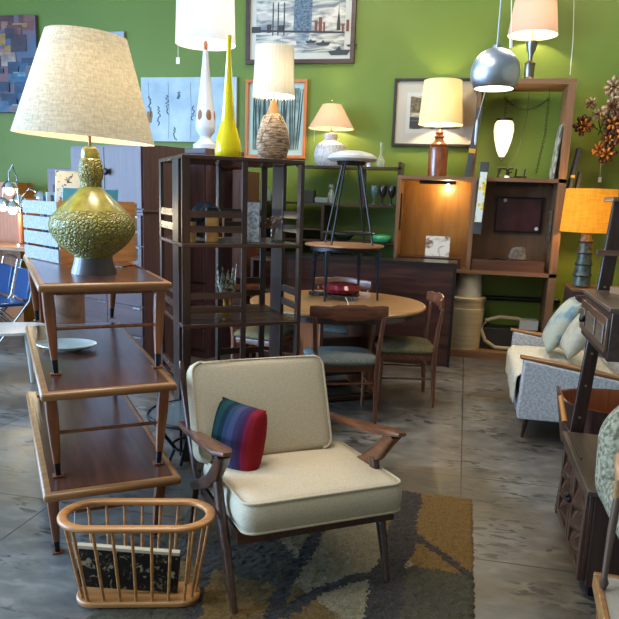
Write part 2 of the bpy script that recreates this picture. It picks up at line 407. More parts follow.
# ------------------------------------------------------------------ big green ceramic lamp
L1 = on(94, 273, ZT1); X, Y = L1.x, L1.y
t = thing('table_lamp', 'large table lamp with textured olive green gourd base and wide tapered linen shade', 'lamp', (X, Y, ZT1))
OL = noisy('olive_glaze', (122, 116, 18), (166, 156, 40), (30, 30, 14), 3, .18, bump=.05, coat=.8)
def relief():
    m, nt, b = base('carved_olive_glaze'); tc = N(nt, 'ShaderNodeTexCoord'); Lk = nt.links.new
    vo = N(nt, 'ShaderNodeTexVoronoi', feature='DISTANCE_TO_EDGE'); vo.inputs['Scale'].default_value = 62
    no = N(nt, 'ShaderNodeTexNoise'); no.inputs['Scale'].default_value = 120; no.inputs['Detail'].default_value = 3
    Lk(tc.outputs['Object'], vo.inputs['Vector']); Lk(tc.outputs['Object'], no.inputs['Vector'])
    mu = N(nt, 'ShaderNodeMath', operation='MULTIPLY'); Lk(vo.outputs[0], mu.inputs[0]); mu.inputs[1].default_value = 3.2
    ad = N(nt, 'ShaderNodeMath', operation='ADD'); Lk(mu.outputs[0], ad.inputs[0]); Lk(no.outputs['Fac'], ad.inputs[1])
    cr = N(nt, 'ShaderNodeValToRGB'); e = cr.color_ramp.elements; e[0].position = .42; e[0].color = rgb(74, 70, 20); e[1].position = 1.0; e[1].color = rgb(166, 156, 58)
    Lk(ad.outputs[0], cr.inputs['Fac']); Lk(cr.outputs[0], b.inputs['Base Color']); b.inputs['Roughness'].default_value = .35; b.inputs['Coat Weight'].default_value = .2
    bp = N(nt, 'ShaderNodeBump'); bp.inputs['Strength'].default_value = .9; bp.inputs['Distance'].default_value = .008
    Lk(ad.outputs[0], bp.inputs['Height']); Lk(bp.outputs['Normal'], b.inputs['Normal']); return m
REL = relief()
G = lambda prof: pprof(X, Y, prof, ZT1)
MB().lathe([(0, 0)]+[(r, max(0, z)) for r, z in G([(22, 274), (21.5, 270), (19, 262), (18, 256)])], n=40).build('foot', plain('dark_foot_glaze', (74, 62, 58), .4, coat=.3), t)
MB().lathe(G([(18, 257), (19, 255), (25, 251), (34, 243), (40, 234), (42, 226), (40.5, 219), (36, 213), (33, 210)]), n=56).build('carved_belly', REL, t)
MB().lathe(G([(33, 210), (31, 207.5), (22, 199), (13, 190.5), (10.5, 187)]), n=56).build('smooth_shoulder', OL, t)
MB().lathe(G([(10.5, 187), (10, 183), (11, 179), (11.6, 178), (12.2, 170), (11, 162), (10.4, 160)]), n=40).build('carved_neck', REL, t)
MB().lathe(G([(10.4, 160), (9, 158.5), (9.2, 156), (8, 149), (5, 146.5), (0, 146.4)]), n=40).build('neck_cap', OL, t)
zb, zt = vz(X, Y, 139)-ZT1, vz(X, Y, 35)-ZT1; rb, rt = 68.5*depth((X, Y, zb+ZT1))/F, 39.5*depth((X, Y, zt+ZT1))/F
MB().tube([(0, 0, vz(X, Y, 147)-ZT1), (0, 0, zt+.015)], .0065, 10).build('stem', plain('old_brass', (120, 95, 70), .4, .8), t)
fin = MB().lathe([(0, zt+.012), (.006, zt+.014), (.008, zt+.022), (.004, zt+.028), (0, zt+.031)], n=14).build('finial', BRASS, t)
LIN = shade_mat('linen_shade', (196, 188, 168), (236, 218, 176), .10, 160, .07)
sh = MB().lathe([(rb, zb), (rb+(rt-rb)*.5, (zb+zt)/2), (rt, zt)], n=72, close=False).build('lamp_shade', LIN, t)
hp = MB()
for k in range(3):
    a = 2*PI*k/3; hp.tube([(0, 0, zt-.012), (rt*math.cos(a), rt*math.sin(a), zt-.004)], .0018, 6)
hp.build('shade_spider', BRASS, t)
TILT = Matrix.Translation((-.012, 0, 0)) @ Matrix.Translation((0, 0, (zb+zt)/2)) @ Matrix.Rotation(R(3.2), 4, 'Y') @ Matrix.Translation((0, 0, -(zb+zt)/2))
for o in [x for x in t.children if x.name.startswith(('lamp_shade', 'shade_spider', 'finial'))]: o.matrix_local = TILT
MB().ball((0, 0, zb+.1), .035, 16, (1, 1, 1.2)).build('bulb', plain('lit_bulb', (255, 240, 210), .3, emit=(255, 214, 150), es=6), t)
lamp_light((X, Y, ZT1+zb+.19), LAMP*.8)
# lamp cord on the table top
cp = [(115, 269), (126, 266), (140, 270), (151, 271)]
o = MB().tube([(on(px, py, ZT1+.003)) for px, py in [(104, 262), (112, 266), (122, 267), (134, 265), (146, 270)]], .0028, 6).build('lamp_cord', BLK); o.parent = t; o.matrix_parent_inverse = Matrix.Translation((-X, -Y, -ZT1))
# ------------------------------------------------------------------ crate of records
c0 = on(61, 264, ZT1); cr = thing('record_crate', 'whitewashed slatted wooden crate holding records behind the green lamp', 'crate', (c0.x, c0.y, ZT1), R(56))
CW, CD, CH = .42, .43, .315
LT = noisy('crate_slat', (118, 121, 128), (148, 150, 154), (4, 60, 60), 4, .6, bump=.1)
TAN = noisy('crate_panel', (150, 104, 62), (178, 128, 82), (6, 6, 50), 4, .6)
for k in range(4):
    z = .004+k*.079
    MB().b2(-.012, 0, 0, CD, z, z+.066).build('side_slat', LT, cr)
    MB().b2(CW, CW+.012, 0, CD, z, z+.066).build('side_slat', LT, cr)
MB().b2(0, CW, 0, .014, .0, CH).build('end_panel', TAN, cr); MB().b2(0, CW, CD-.014, CD, 0, CH).build('end_panel', TAN, cr)
MB().b2(0, CW, .014, CD-.014, .0, .01).build('bottom', TAN, cr)
recs = [((70, 150, 200), .36, -.16, 'blue'), ((228, 226, 214), .36, -.10, 'white'), ((120, 160, 185), .33, -.06, 'pale blue'), ((90, 80, 70), .32, .02, 'brown'), ((160, 190, 205), .335, .06, 'light grey blue'), ((60, 90, 120), .315, .1, 'dark blue'), ((150, 170, 180), .31, .14, 'grey')]
for i, (cc, hh, tl, nm) in enumerate(recs):
    y = .05+i*.042
    mb = MB().box((.185, 0, hh*.5), (.30 if i != 1 else .2, .006, hh), rx=-tl)
    m = plain('sleeve_'+nm, cc, .5) if i != 1 else noisy('spotted_sleeve', (225, 224, 215), (70, 70, 70), (40, 40, 60), 2, .6, .62, .68)
    o = mb.build('record_sleeve', m); v = rot2((0 if i != 1 else -.06, y), R(56)); place(o, (c0.x+v[0], c0.y+v[1], ZT1+.018 if i != 1 else ZT1+.1), R(56))
    tag(o, f'{nm} record sleeve standing upright in the whitewashed crate', 'record sleeve', 'record sleeves in the whitewashed crate')
# ------------------------------------------------------------------ magazine basket
bc = (on(82, 598, 0)+on(200, 598, 0))/2
bk = thing('magazine_rack', 'light wooden spindle magazine rack with oval rims in front of the stacked tables', 'magazine rack', (-1.095, 2.15, .012), R(16.5))
MAP = wood('golden_wood', (158, 100, 50), (196, 138, 80), 'X', .35, .2)
def stadium(L, W, n=14):
    r = W/2; o = []
    for k in range(n+1): a = -PI/2+PI*k/n; o.append((L/2-r+r*math.cos(a), r*math.sin(a)))
    for k in range(n+1): a = PI/2+PI*k/n; o.append((-L/2+r+r*math.cos(a), r*math.sin(a)))
    return o
MB().prism(stadium(.46, .15), 0, .022).build('base_board', MAP, bk, bevel=.006)
MB().sweep([(x, y, .335) for x, y in stadium(.53, .235)], .04, .026, side=(0, 0, 1), p=3, cyclic=True).build('oval_rim', MAP, bk) if False else None
rim = MB(); pts = stadium(.535, .225); rim.sweep([(x, y, .335) for x, y in pts], .022, .036, side=(0, 0, 1), p=3, cyclic=True, n=12).build('oval_rim', MAP, bk)
bt, tp = [], []
for k in range(7):
    u = -1+2*k/6
    for sy in (-1, 1):
        a = (u*.175, sy*.058, .02); b_ = (u*.205, sy*.111, .33)
        MB().tube([a, b_], .0058, 8).build('spindle', MAP, bk)
for sx in (-1, 1):
    MB().tube([(sx*.212, 0, .02), (sx*.265, 0, .33)], .0058, 8).build('spindle', MAP, bk)
    MB().tube([(sx*.2, -.035, .02), (sx*.247, -.06, .33)], .0058, 8).build('spindle', MAP, bk)
o = MB().box((0, 0, 0), (.37, .02, .15), ry=R(5)).build('magazine', noisy('black_gold_print', (18, 18, 18), (150, 140, 110), (34, 34, 34), 3, .35, .56, .66, distort=1.5))
place(o, (-1.125, 2.135, .128), R(16.5)); tag(o, 'black magazine with a pale swirling print and cream spine in the wooden rack', 'magazine')
sp = MB().box((0, 0, .085), (.375, .024, .012), ry=R(5)).build('spine', plain('paper_edge', (190, 180, 155), .7), o)
o = MB().b2(-.01, .01, -.001, .001, -.035, .035).build('price_tag', TAGW); v = on(74, 558, .12); place(o, (v.x, v.y, .15), R(30)); tag(o, 'white price tag hanging from the left end of the magazine rack', 'price tag')
MB().tube([(0, 0, .035), (.01, .02, .17)], .0008, 5).build('string', TAGW, o)
# ------------------------------------------------------------------ rug
RX0, RX1, RY0, RY1 = -1.22, .155, .9, 3.45
strokes = [([(408, 495), (403, 535), (388, 575), (380, 619), (360, 680)], .13), ([(414, 534), (440, 552), (475, 578)], .036),
           ([(318, 530), (305, 555), (285, 585), (270, 619), (262, 660)], .055), ([(285, 612), (315, 592), (350, 578), (398, 570)], .052),
           ([(215, 545), (205, 575), (196, 600), (188, 640)], .055), ([(150, 548), (185, 552), (240, 545), (300, 560)], .032)]
SW = []
for pp, w in strokes:
    q = [on(px, py, .015) for px, py in pp]; SW.append(([(v.x, v.y) for v in q], w))
seeds = [((445, 515), 0), ((452, 545), 0), ((440, 600), 1), ((465, 610), 1), ((340, 600), 2), ((330, 545), 2), ((240, 610), 0), ((250, 560), 1), ((170, 605), 1), ((350, 560), 2), ((220, 590), 0), ((310, 612), 0)]
SD = [((lambda v: (v.x, v.y))(on(*q, .015)), c) for q, c in seeds]
def sdist(p, a, b_):
    vx, vy = b_[0]-a[0], b_[1]-a[1]; t = max(0, min(1, ((p[0]-a[0])*vx+(p[1]-a[1])*vy)/(vx*vx+vy*vy+1e-9)))
    return math.hypot(p[0]-a[0]-t*vx, p[1]-a[1]-t*vy)
def rugcol(x, y):
    jx, jy = random.gauss(0, .004), random.gauss(0, .004); p = (x+jx, y+jy)
    for pl_, w in SW:
        for a, b_ in zip(pl_[:-1], pl_[1:]):
            if sdist(p, a, b_) < w/2*(1+.15*math.sin(14*y+9*x)): return 3
    return min(SD, key=lambda s_: math.dist(s_[0], p))[1]
def pilemat(n, c1, c2): return noisy(n, c1, c2, (140, 140, 140), 3, .95, bump=.5, bscale=190, spec=.05, sheen=.1)
RM = [pilemat('rug_gold', (84, 63, 27), (116, 88, 40)), pilemat('rug_olive', (50, 45, 30), (72, 65, 45)), pilemat('rug_cream', (106, 94, 66), (140, 125, 94)), pilemat('rug_charcoal', (36, 30, 25), (64, 56, 47))]
mb = MB(); st = .0105; nx = int((RX1-RX0)/st); ny = int((RY1-RY0)/st); vs = []
for j in range(ny+1):
    row = []
    for i in range(nx+1):
        e = i in (0, nx) or j in (0, ny)
        row.append(mb.bm.verts.new((RX0+i*st+(random.uniform(-.006, .006)), RY0+j*st+random.uniform(-.006, .006), .001 if e else .011+random.uniform(-.003, .003))))
    vs.append(row)
for j in range(ny):
    for i in range(nx):
        f = mb.bm.faces.new((vs[j][i], vs[j][i+1], vs[j+1][i+1], vs[j+1][i])); f.material_index = rugcol(RX0+(i+.5)*st, RY0+(j+.5)*st)
o = mb.build('rug', RM, smooth=180); tag(o, 'gold, olive and cream shag rug with charcoal curves under the cream armchair', 'rug')
# ------------------------------------------------------------------ armchair
CO = (on(240, 614, 0)+on(397, 585, 0))/2
ac = thing('armchair', 'dark wooden lounge chair with angular arms and loose cream cushions on the shag rug', 'armchair', (CO.x, CO.y, .011), R(35))
CW1 = wood('chair_wood', (46, 26, 18), (84, 48, 32), 'Y', .28, .4, s=50)
CW2 = wood('chair_arm_wood', (70, 38, 24), (122, 72, 44), 'Y', .25, .4, s=50)
AX = .35; 
for sx in (-1, 1):
    x = -.372 if sx < 0 else .308
    a = MB().sweep([(x*1.0, .80, .475), (x, .62, .50), (x, .42, .535), (x+sx*.004, .22, .572), (x+sx*.006, .08, .602), (x+sx*.006, .005, .618)], [.034, .05, .064, .078, .076, .034], [.022, .022, .024, .026, .026, .014], p=4.5, n=16).build('arm', CW2, ac)
    MB().sweep([(x+sx*.006, .055, .602), (x, .10, .562), (x, .17, .49), (x-sx*.004, .28, .41), (x-sx*.008, .45, .325), (x-sx*.01, .60, .262)], [.05, .044, .036, .032, .03, .03], [.036, .052, .062, .056, .046, .042], p=4.5, n=16).build('arm_brace', CW2 if sx > 0 else CW1, a)
    MB().sweep([(x*.975, .20, .46), (x*.97, .165, .36), (x*.96, .115, .26), (x*.945, .055, .12), (x*.93, .01, .001)], [.034, .036, .036, .03, .022], [.05, .052, .05, .038, .024], p=3, n=14).build('leg', CW1, ac)
    MB().sweep([(x*.92, .60, .34), (x*.92, .66, .2), (x*.92, .73, .001)], [.034, .032, .022], [.045, .04, .024], p=3, n=14).build('leg', CW1, ac)
    MB().sweep([(x*.9-.012, .575, .26), (x*.93-.012, .67, .45), (x*.95-.02, .745, .66), (x*.95-.02, .79, .77)], [.03, .03, .026, .02], [.05, .045, .036, .024], p=3, n=14).build('back_post', CW1, ac)
fr = MB(); fr.b2(-.32, .32, .05, .075, .245, .295); fr.b2(-.32, .32, .6, .625, .2, .25)
for sx in (-1, 1): fr.sweep([(sx*.315, .05, .27), (sx*.315, .62, .225)], .022, .05, p=6)
for k in range(5): y = .13+k*.1; fr.b2(-.31, .31, y, y+.04, .262-.08*(y), .272-.08*y)
fr.build('seat_frame', CW1, ac)
sl = MB()
for z, y in ((.42, .655), (.52, .69), (.62, .728), (.73, .772)): sl.box((-.015, y+.012, z), (.60, .014, .045), rx=R(-20))
sl.build('back_slats', CW1, ac)
def boxcushion(name, parent, M, size, mat, rc=.05, crown=.02):
    o = MB().cushion((0, 0, 0), size, crown=crown, bulge=.012, rc=rc, M=M).build(name, mat, parent, smooth=70)
    hx, hy, hz = size[0]/2, size[1]/2, size[2]/2; ring = []
    for cx, cy, a0 in ((hx-rc, hy-rc, 0), (-hx+rc, hy-rc, 90), (-hx+rc, -hy+rc, 180), (hx-rc, -hy+rc, 270)):
        for k in range(6): a = R(a0+18*k); ring.append((cx+rc*math.cos(a), cy+rc*math.sin(a)))
    pm = MB()
    for z in (-hz, hz): pm.tube([M @ Vector((x*1.004, y*1.004, z)) for x, y in ring], .0055, 8, cyclic=True)
    pm.build('piping', mat, o); return o
boxcushion('seat_cushion', ac, Matrix.Translation((.004, .285, .352)) @ Matrix.Rotation(R(-3.5), 4, 'X'), (.645, .60, .11), CREAM, crown=.02)
boxcushion('back_cushion', ac, Matrix.Translation((-.062, .60, .585)) @ Matrix.Rotation(R(-22), 4, 'X') @ Matrix.Rotation(R(90), 4, 'X'), (.60, .415, .10), CREAM, rc=.045, crown=.018)
def stripes():
    m, nt, b = base('striped_knit'); tc = N(nt, 'ShaderNodeTexCoord'); s_ = N(nt, 'ShaderNodeSeparateXYZ'); nt.links.new(tc.outputs['Object'], s_.inputs[0])
    mr = N(nt, 'ShaderNodeMapRange'); mr.inputs[1].default_value = -.132; mr.inputs[2].default_value = .132; nt.links.new(s_.outputs['X'], mr.inputs[0])
    cr = N(nt, 'ShaderNodeValToRGB'); cr.color_ramp.interpolation = 'CONSTANT'; e = cr.color_ramp.elements
    cs = [(16, 40, 46), (18, 60, 62), (16, 36, 48), (36, 56, 78), (58, 62, 90), (48, 42, 70), (60, 30, 58), (120, 24, 46), (138, 28, 34)]
    e[0].position = 0; e[0].color = rgb(*cs[0]); e[1].position = .9; e[1].color = rgb(*cs[-1])
    for p_, c_ in zip((.16, .32, .44, .55, .66, .75, .83), cs[1:]): x = e.new(p_); x.color = rgb(*c_)
    nt.links.new(mr.outputs[0], cr.inputs[0]); nt.links.new(cr.outputs[0], b.inputs['Base Color']); b.inputs['Roughness'].default_value = .9; b.inputs['Specular IOR Level'].default_value = .15
    wv = N(nt, 'ShaderNodeTexWave'); wv.inputs['Scale'].default_value = 60; nt.links.new(tc.outputs['Object'], wv.inputs[0])
    bp = N(nt, 'ShaderNodeBump'); bp.inputs['Strength'].default_value = .3; bp.inputs['Distance'].default_value = .004; nt.links.new(wv.outputs['Fac'], bp.inputs['Height']); nt.links.new(bp.outputs[0], b.inputs['Normal']); return m
o = MB().pillow((.27, .285, .16), Matrix.Identity(4), pinch=.04).build('throw_pillow', stripes(), smooth=180)
v = rot2((-.215, .425), R(35)); o.matrix_world = Matrix.Translation((CO.x+v[0], CO.y+v[1], .532)) @ Matrix.Rotation(R(-30), 4, 'Z') @ Matrix.Rotation(R(78), 4, 'X')
tag(o, 'square striped pillow from teal through purple to red leaning on the cream armchair', 'pillow')
# ------------------------------------------------------------------ room divider
DV = (-1.48, 3.484); DA = R(35); DW, DD = .70, .67
SH = [.33, .803, 1.25, 1.718]
dv = thing('room_divider', 'tall open dark walnut divider shelf of crossed uprights and slats behind the armchair', 'shelf', (DV[0], DV[1], 0), DA)
for z in SH: MB().b2(0, DW, 0, DD, z-.022, z).build('shelf', WALX, dv, bevel=.003)
def post(x0, x1, y0, y1, z0=0, z1=1.7): return MB().b2(x0, x1, y0, y1, z0, z1).build('upright', WAL, dv, bevel=.002)
eps = .0
for z0, z1 in ((0, SH[0]-.022), (SH[0], SH[1]-.022), (SH[1], SH[2]-.022), (SH[2], SH[3]-.022)):
    for x0, x1, y0, y1 in ((.0, .045, .0, .022), (.0, .022, .10, .26), (.335, .365, .0, .022), (DW-.022, DW, .0, .05), (DW-.022, DW, .29, .49), (.0, .02, DD-.05, DD), (.36, .38, DD-.06, DD), (.66, DW, DD-.02, DD)):
        post(x0, x1, y0, y1, z0, z1)
for z0, z1 in ((SH[0], SH[1]), (SH[1], SH[2]), (SH[2], SH[3])):
    for dz in (.06, .14):
        MB().b2(.045, .335, .002, .02, z0+dz, z0+dz+.035).build('slat', WALX, dv)
        MB().b2(.002, .02, .26, DD-.05, z0+dz, z0+dz+.04).build('slat', WALX, dv)
        MB().b2(.38, .66, DD-.02, DD-.002, z0+dz, z0+dz+.04).build('slat', WALX, dv)
        MB().b2(DW-.018, DW-.002, .05, .29, z0+dz, z0+dz+.04).build('slat', WALX, dv)
def dvp(x, y, z): v = rot2((x, y), DA); return (DV[0]+v[0], DV[1]+v[1], z)
def dpx(px, py, yl):  # divider-local x of a point seen at px on the plane y = yl
    d = ray(px, py); lx = d.x*math.cos(DA)+d.y*math.sin(DA); ly = -d.x*math.sin(DA)+d.y*math.cos(DA)
    ox = -DV[0]*math.cos(DA)-DV[1]*math.sin(DA); oy = DV[0]*math.sin(DA)-DV[1]*math.cos(DA)
    t = (yl-oy)/ly; return ox+lx*t
# things on the divider: yellow bottle, woven lamp on top
ZD = SH[3]+.0005
x, y, _ = dvp(dpx(228, 157, .22), .22, 0)
def G2(prof, z0): return [(r, max(0, z)) for r, z in pprof(x, y, prof, z0)]
yb = [(11, 157), (13.2, 155), (13.4, 148), (12, 139), (9.3, 129), (6.2, 118), (4.4, 106), (3, 92), (2.4, 75), (2.2, 55), (2.2, 40), (2.6, 34)]
pr0 = [(r*depth((x, y, ZD))/F, vz(x, y, py)-vz(x, y, 157)) for r, py in yb]
o = MB().lathe([(0, 0)]+pr0+[(pr0[-1][0]*.7, pr0[-1][1]), (pr0[-2][0]*.6, pr0[-2][1]), (pr0[4][0]*.8, pr0[4][1]), (pr0[1][0]*.85, pr0[1][1]+.01), (0, .014)], n=36, close=False).build('glass_bottle', plain('yellow_glass', (240, 224, 24), .08, 0, trans=.35, ior=1.35, coat=.3), smooth=60)
place(o, (x, y, ZD)); tag(o, 'tall slender yellow glass bottle on top of the walnut divider', 'bottle')
def lampset(name_label, x, y, z0, base_py, scale_at, parts, shade, cat='table_lamp', power=1.0, bulb=True, col_=(1, .8, .52), group=None):
    """parts: list of (part name, material, [(half px, px y)...]); shade: (mat, r_bottom, y_bottom, r_top, y_top)"""
    s_ = depth((x, y, scale_at))/F
    t = thing(cat, name_label, 'lamp', (x, y, z0))
    zb0 = vz(x, y, base_py); Z_ = lambda py: vz(x, y, py)-zb0
    K = lambda prof: [(r*s_, Z_(py)) for r, py in prof]
    for nm, m, prof in parts:
        q = K(prof); MB().lathe([(0, q[0][1])]+q+[(0, q[-1][1])], n=36, close=False).build(nm, m, t)
    if shade:
        m, rb, yb_, rt, yt = shade; zb, zt = Z_(yb_), Z_(yt)
        MB().lathe([(rb*s_, zb), ((rb+rt)/2*s_, (zb+zt)/2), (rt*s_, zt)], n=48, close=False).build('lamp_shade', m, t)
        MB().tube([(0, 0, K([(1, parts[-1][2][-1][1])])[0][1]-.005), (0, 0, zt)], .0045, 8).build('stem', BRASS, t)
        sp_ = MB()
        for k in range(3): a = 2*PI*k/3; sp_.tube([(0, 0, zt-.006), (rt*s_*math.cos(a), rt*s_*math.sin(a), zt-.006)], .0015, 5)
        sp_.build('shade_spider', BRASS, t)
        if bulb: lamp_light((x, y, z0+zb+(zt-zb)*.42), LAMP*power, col_)
    return t, s_
x, y, _ = dvp(dpx(272.5, 160, .30), .30, 0)
WICK = noisy('woven_rattan', (104, 74, 50), (196, 168, 136), (22, 22, 120), 3, .7, .38, .62, bump=.8, bscale=90)
PLT = shade_mat('pleated_white_shade', (216, 212, 200), (240, 228, 196), .09)
t, s_ = lampset('woven rattan gourd lamp with white pleated drum shade on top of the walnut divider', x, y, ZD, 158, ZD,
    [('woven_body', WICK, [(12, 158), (14.5, 152), (16.4, 142), (16, 133), (13.5, 123), (9, 114), (6.8, 110)]), ('neck', noisy('rattan_neck', (150, 105, 60), (180, 135, 85), (30, 30, 10), 3, .5), [(6.7, 111), (4.5, 104), (3.2, 97)])],
    (PLT, 20.5, 92, 18, 43), power=.5)
pk = MB()
for k in range(40):
    a = 2*PI*k/40; pk.tube([(20.7*s_*math.cos(a), 20.7*s_*math.sin(a), vz(x, y, 94)-vz(x, y, 158)), (18.2*s_*math.cos(a), 18.2*s_*math.sin(a), vz(x, y, 42)-vz(x, y, 158))], .0016, 4)
pk.build('shade_pleats', PLT, t)
lp = MB()
for k in range(3):
    a0 = 2*PI*k/3; pts = [((17-8*abs(u))*s_*math.cos(a0+u*.6), (17-8*abs(u))*s_*math.sin(a0+u*.6), (18+26*abs(u)**.7)*s_) for u in [-1+2*i/12 for i in range(13)]]
    lp.tube(pts, .003, 6)
lp.build('rope_loops', plain('rope', (200, 180, 150), .8), t)
# things on the middle divider shelf
ZS = SH[2]+.001
def cyl_thing(name, label, cat, x, y, z, r, h, mat, group=None):
    o = MB().lathe([(0, 0), (r, 0), (r, h), (r*.9, h), (r*.9, .01), (0, .01)], n=28, close=False).build(name, mat); place(o, (x, y, z)); tag(o, label, cat, group); return o
AMB = noisy('amber_ceramic', (176, 128, 60), (212, 168, 90), (10, 10, 20), 3, .4, coat=.3)
for px, lab, rr, hh in ((192, 'small amber ceramic canister with black rim beside the larger amber one', 4.2, 26), (212, 'larger amber ceramic canister with a handle on the divider shelf', 6.8, 36)):
    x, y, _ = dvp(dpx(px, 238, .18 if px > 200 else .10), .18 if px > 200 else .10, 0); s_ = depth((x, y, ZS))/F
    t = thing('canister', lab, 'canister', (x, y, ZS))
    MB().lathe([(0, 0), (rr*s_, 0), (rr*s_, hh*s_*.78), (0, hh*s_*.78)], n=26, close=False).build('body', AMB, t)
    MB().lathe([(0, hh*s_*.78), (rr*s_, hh*s_*.78), (rr*s_*.96, hh*s_*.9), (rr*s_*.8, hh*s_*.92), (0, hh*s_*.92)], n=26, close=False).build('rim', BLK, t)
    if px > 200:
        MB().sweep([(rr*s_, 0, hh*s_*.7), (rr*s_*1.75, 0, hh*s_*.7), (rr*s_*1.75, 0, hh*s_*.12), (rr*s_, 0, hh*s_*.1)], .02, .008, side=(0, 1, 0)).build('handle', AMB, t)
x, y, _ = dvp(dpx(194, 240, .30), .30, 0); s_ = depth((x, y, ZS))/F
pm = MB().lathe([(0, -.005), (18*s_, -.005), (18*s_, .005), (0, .005)], n=40, close=False).build('round_plate', noisy('dark_iridescent', (40, 44, 46), (110, 96, 84), (20, 20, 20), 3, .25, .45, .75)); pm.matrix_world = Matrix.Translation((x+.06, y+.03, ZS+.115+18*s_*0)) @ Matrix.Rotation(R(0), 4, 'Z') @ Matrix.Rotation(R(80), 4, 'X')
tag(pm, 'round dark iridescent plate standing upright behind the amber canisters', 'plate')
def cutglass():
    m = noisy('cut_glass', (176, 186, 194), (246, 248, 250), (60, 60, 60), 2, .12, .4, .6, bump=.9, bscale=60); m.node_tree.nodes['Principled BSDF'].inputs['Transmission Weight'].default_value = .45; return m
x, y, _ = dvp(dpx(252.5, 240, .16), .16, 0); s_ = depth((x, y, ZS))/F
mb = MB().b2(-6.6*s_, 6.6*s_, -6.6*s_, 6.6*s_, 0, 39*s_)
o = mb.build('glass_vase', cutglass(), bevel=.004); place(o, (x, y, ZS), R(14)); tag(o, 'square cut glass vase on the middle divider shelf', 'vase')
x, y, _ = dvp(dpx(273.5, 241, .18), .18, 0); s_ = depth((x, y, ZS))/F
t = thing('flower_vase', 'narrow glass vase with dried brown flowers on the divider shelf', 'vase', (x, y, ZS))
MB().lathe([(0, 0), (3.2*s_, 0), (3, 0) and (3.2*s_, 14*s_), (2.6*s_, 14*s_), (2.6*s_, 2*s_), (0, 2*s_)], n=18, close=False).build('glass', GLASS, t)
fm = MB()
for k in range(14):
    a = random.uniform(0, 2*PI); r = random.uniform(2, 8)*s_; zz = random.uniform(18, 25)*s_
    fm.tube([(0, 0, 2*s_), (r*.2*math.cos(a), r*.2*math.sin(a), 13*s_), (r*math.cos(a), r*math.sin(a), zz)], .0016, 5); fm.ball((r*math.cos(a), r*math.sin(a), zz), .008, 8, (1, 1, .7))
fm.build('dried_flowers', noisy('dried', (84, 52, 38), (150, 120, 90), (60, 60, 60), 2, .8), t)
# crystal cluster on the lower divider shelf (third)
x, y, _ = dvp(dpx(226, 320, .34), .34, 0); ZS3 = SH[1]+.001; s_ = depth((x, y, ZS3))/F
t = thing('crystal_bowl', 'smoky amber glass centrepiece of tall pointed lobes on the lower divider shelf', 'glass bowl', (x, y, ZS3))
MB().lathe([(0, 0), (8*s_, 0), (3*s_, 5*s_), (3.5*s_, 14*s_), (9*s_, 19*s_), (0, 20*s_)], n=20, close=False).build('foot', plain('amber_glass', (196, 150, 60), .1, trans=.6, ior=1.3), t)
cg = MB()
for k in range(11):
    a = 2*PI*k/11; r = 8.5*s_; h_ = random.uniform(20, 34)*s_; b0 = 16*s_
    cg.sweep([(r*.5*math.cos(a), r*.5*math.sin(a), b0), (r*1.05*math.cos(a), r*1.05*math.sin(a), b0+h_*.45), (r*1.2*math.cos(a), r*1.2*math.sin(a), b0+h_)], [.02, .034, .004], [.012, .016, .003], side=(-math.sin(a), math.cos(a), 0), n=8, p=2)
cg.build('lobes', noisy('smoky_glass', (96, 84, 62), (224, 216, 190), (50, 50, 50), 2, .12, .4, .62), t)
# ------------------------------------------------------------------ dining set
TC = (-.92, 5.2)
dt = thing('dining_table', 'round light-topped dining table on slab legs behind the armchair', 'table', (TC[0], TC[1], 0), R(35))
TTOP = wood('round_top_veneer', (138, 98, 56), (176, 132, 84), 'X', .3, .3, s=24)
MB().lathe([(0, .712), (.665, .712), (.68, .722), (.68, .733), (.672, .74), (0, .74)], n=72, close=False).build('round_top', TTOP, dt)
MB().lathe([(0, .66), (.60, .66), (.60, .712), (0, .712)], n=48, close=False).build('apron', WALX, dt)
for x, y, a in ((-.22, 0, 0), (.22, 0, 0)):
    MB().box((x, y, .35), (.03, .42, .62)).build('slab_leg', TEAKZ, dt, bevel=.004)
MB().box((0, 0, .30), (.44, .03, .3)).build('stretcher', WALX, dt); 
for y in (-.2, .2): MB().box((0, y, .022), (.5, .06, .042)).build('foot', WALX, dt, bevel=.008)
BLUEF = noisy('teal_grey_tweed', (92, 98, 96), (134, 140, 134), (150, 150, 150), 3, .9, bump=.3, bscale=220, spec=.1)
OLIVF = noisy('olive_tweed', (92, 82, 58), (130, 118, 86), (150, 150, 150), 3, .9, bump=.3, bscale=220, spec=.1)
CHW = wood('dining_chair_wood', (88, 50, 32), (130, 80, 52), 'Z', .3, .3, s=50)
CHWX = wood('dining_chair_wood_long', (84, 48, 32), (128, 78, 52), 'X', .28, .3, s=50)
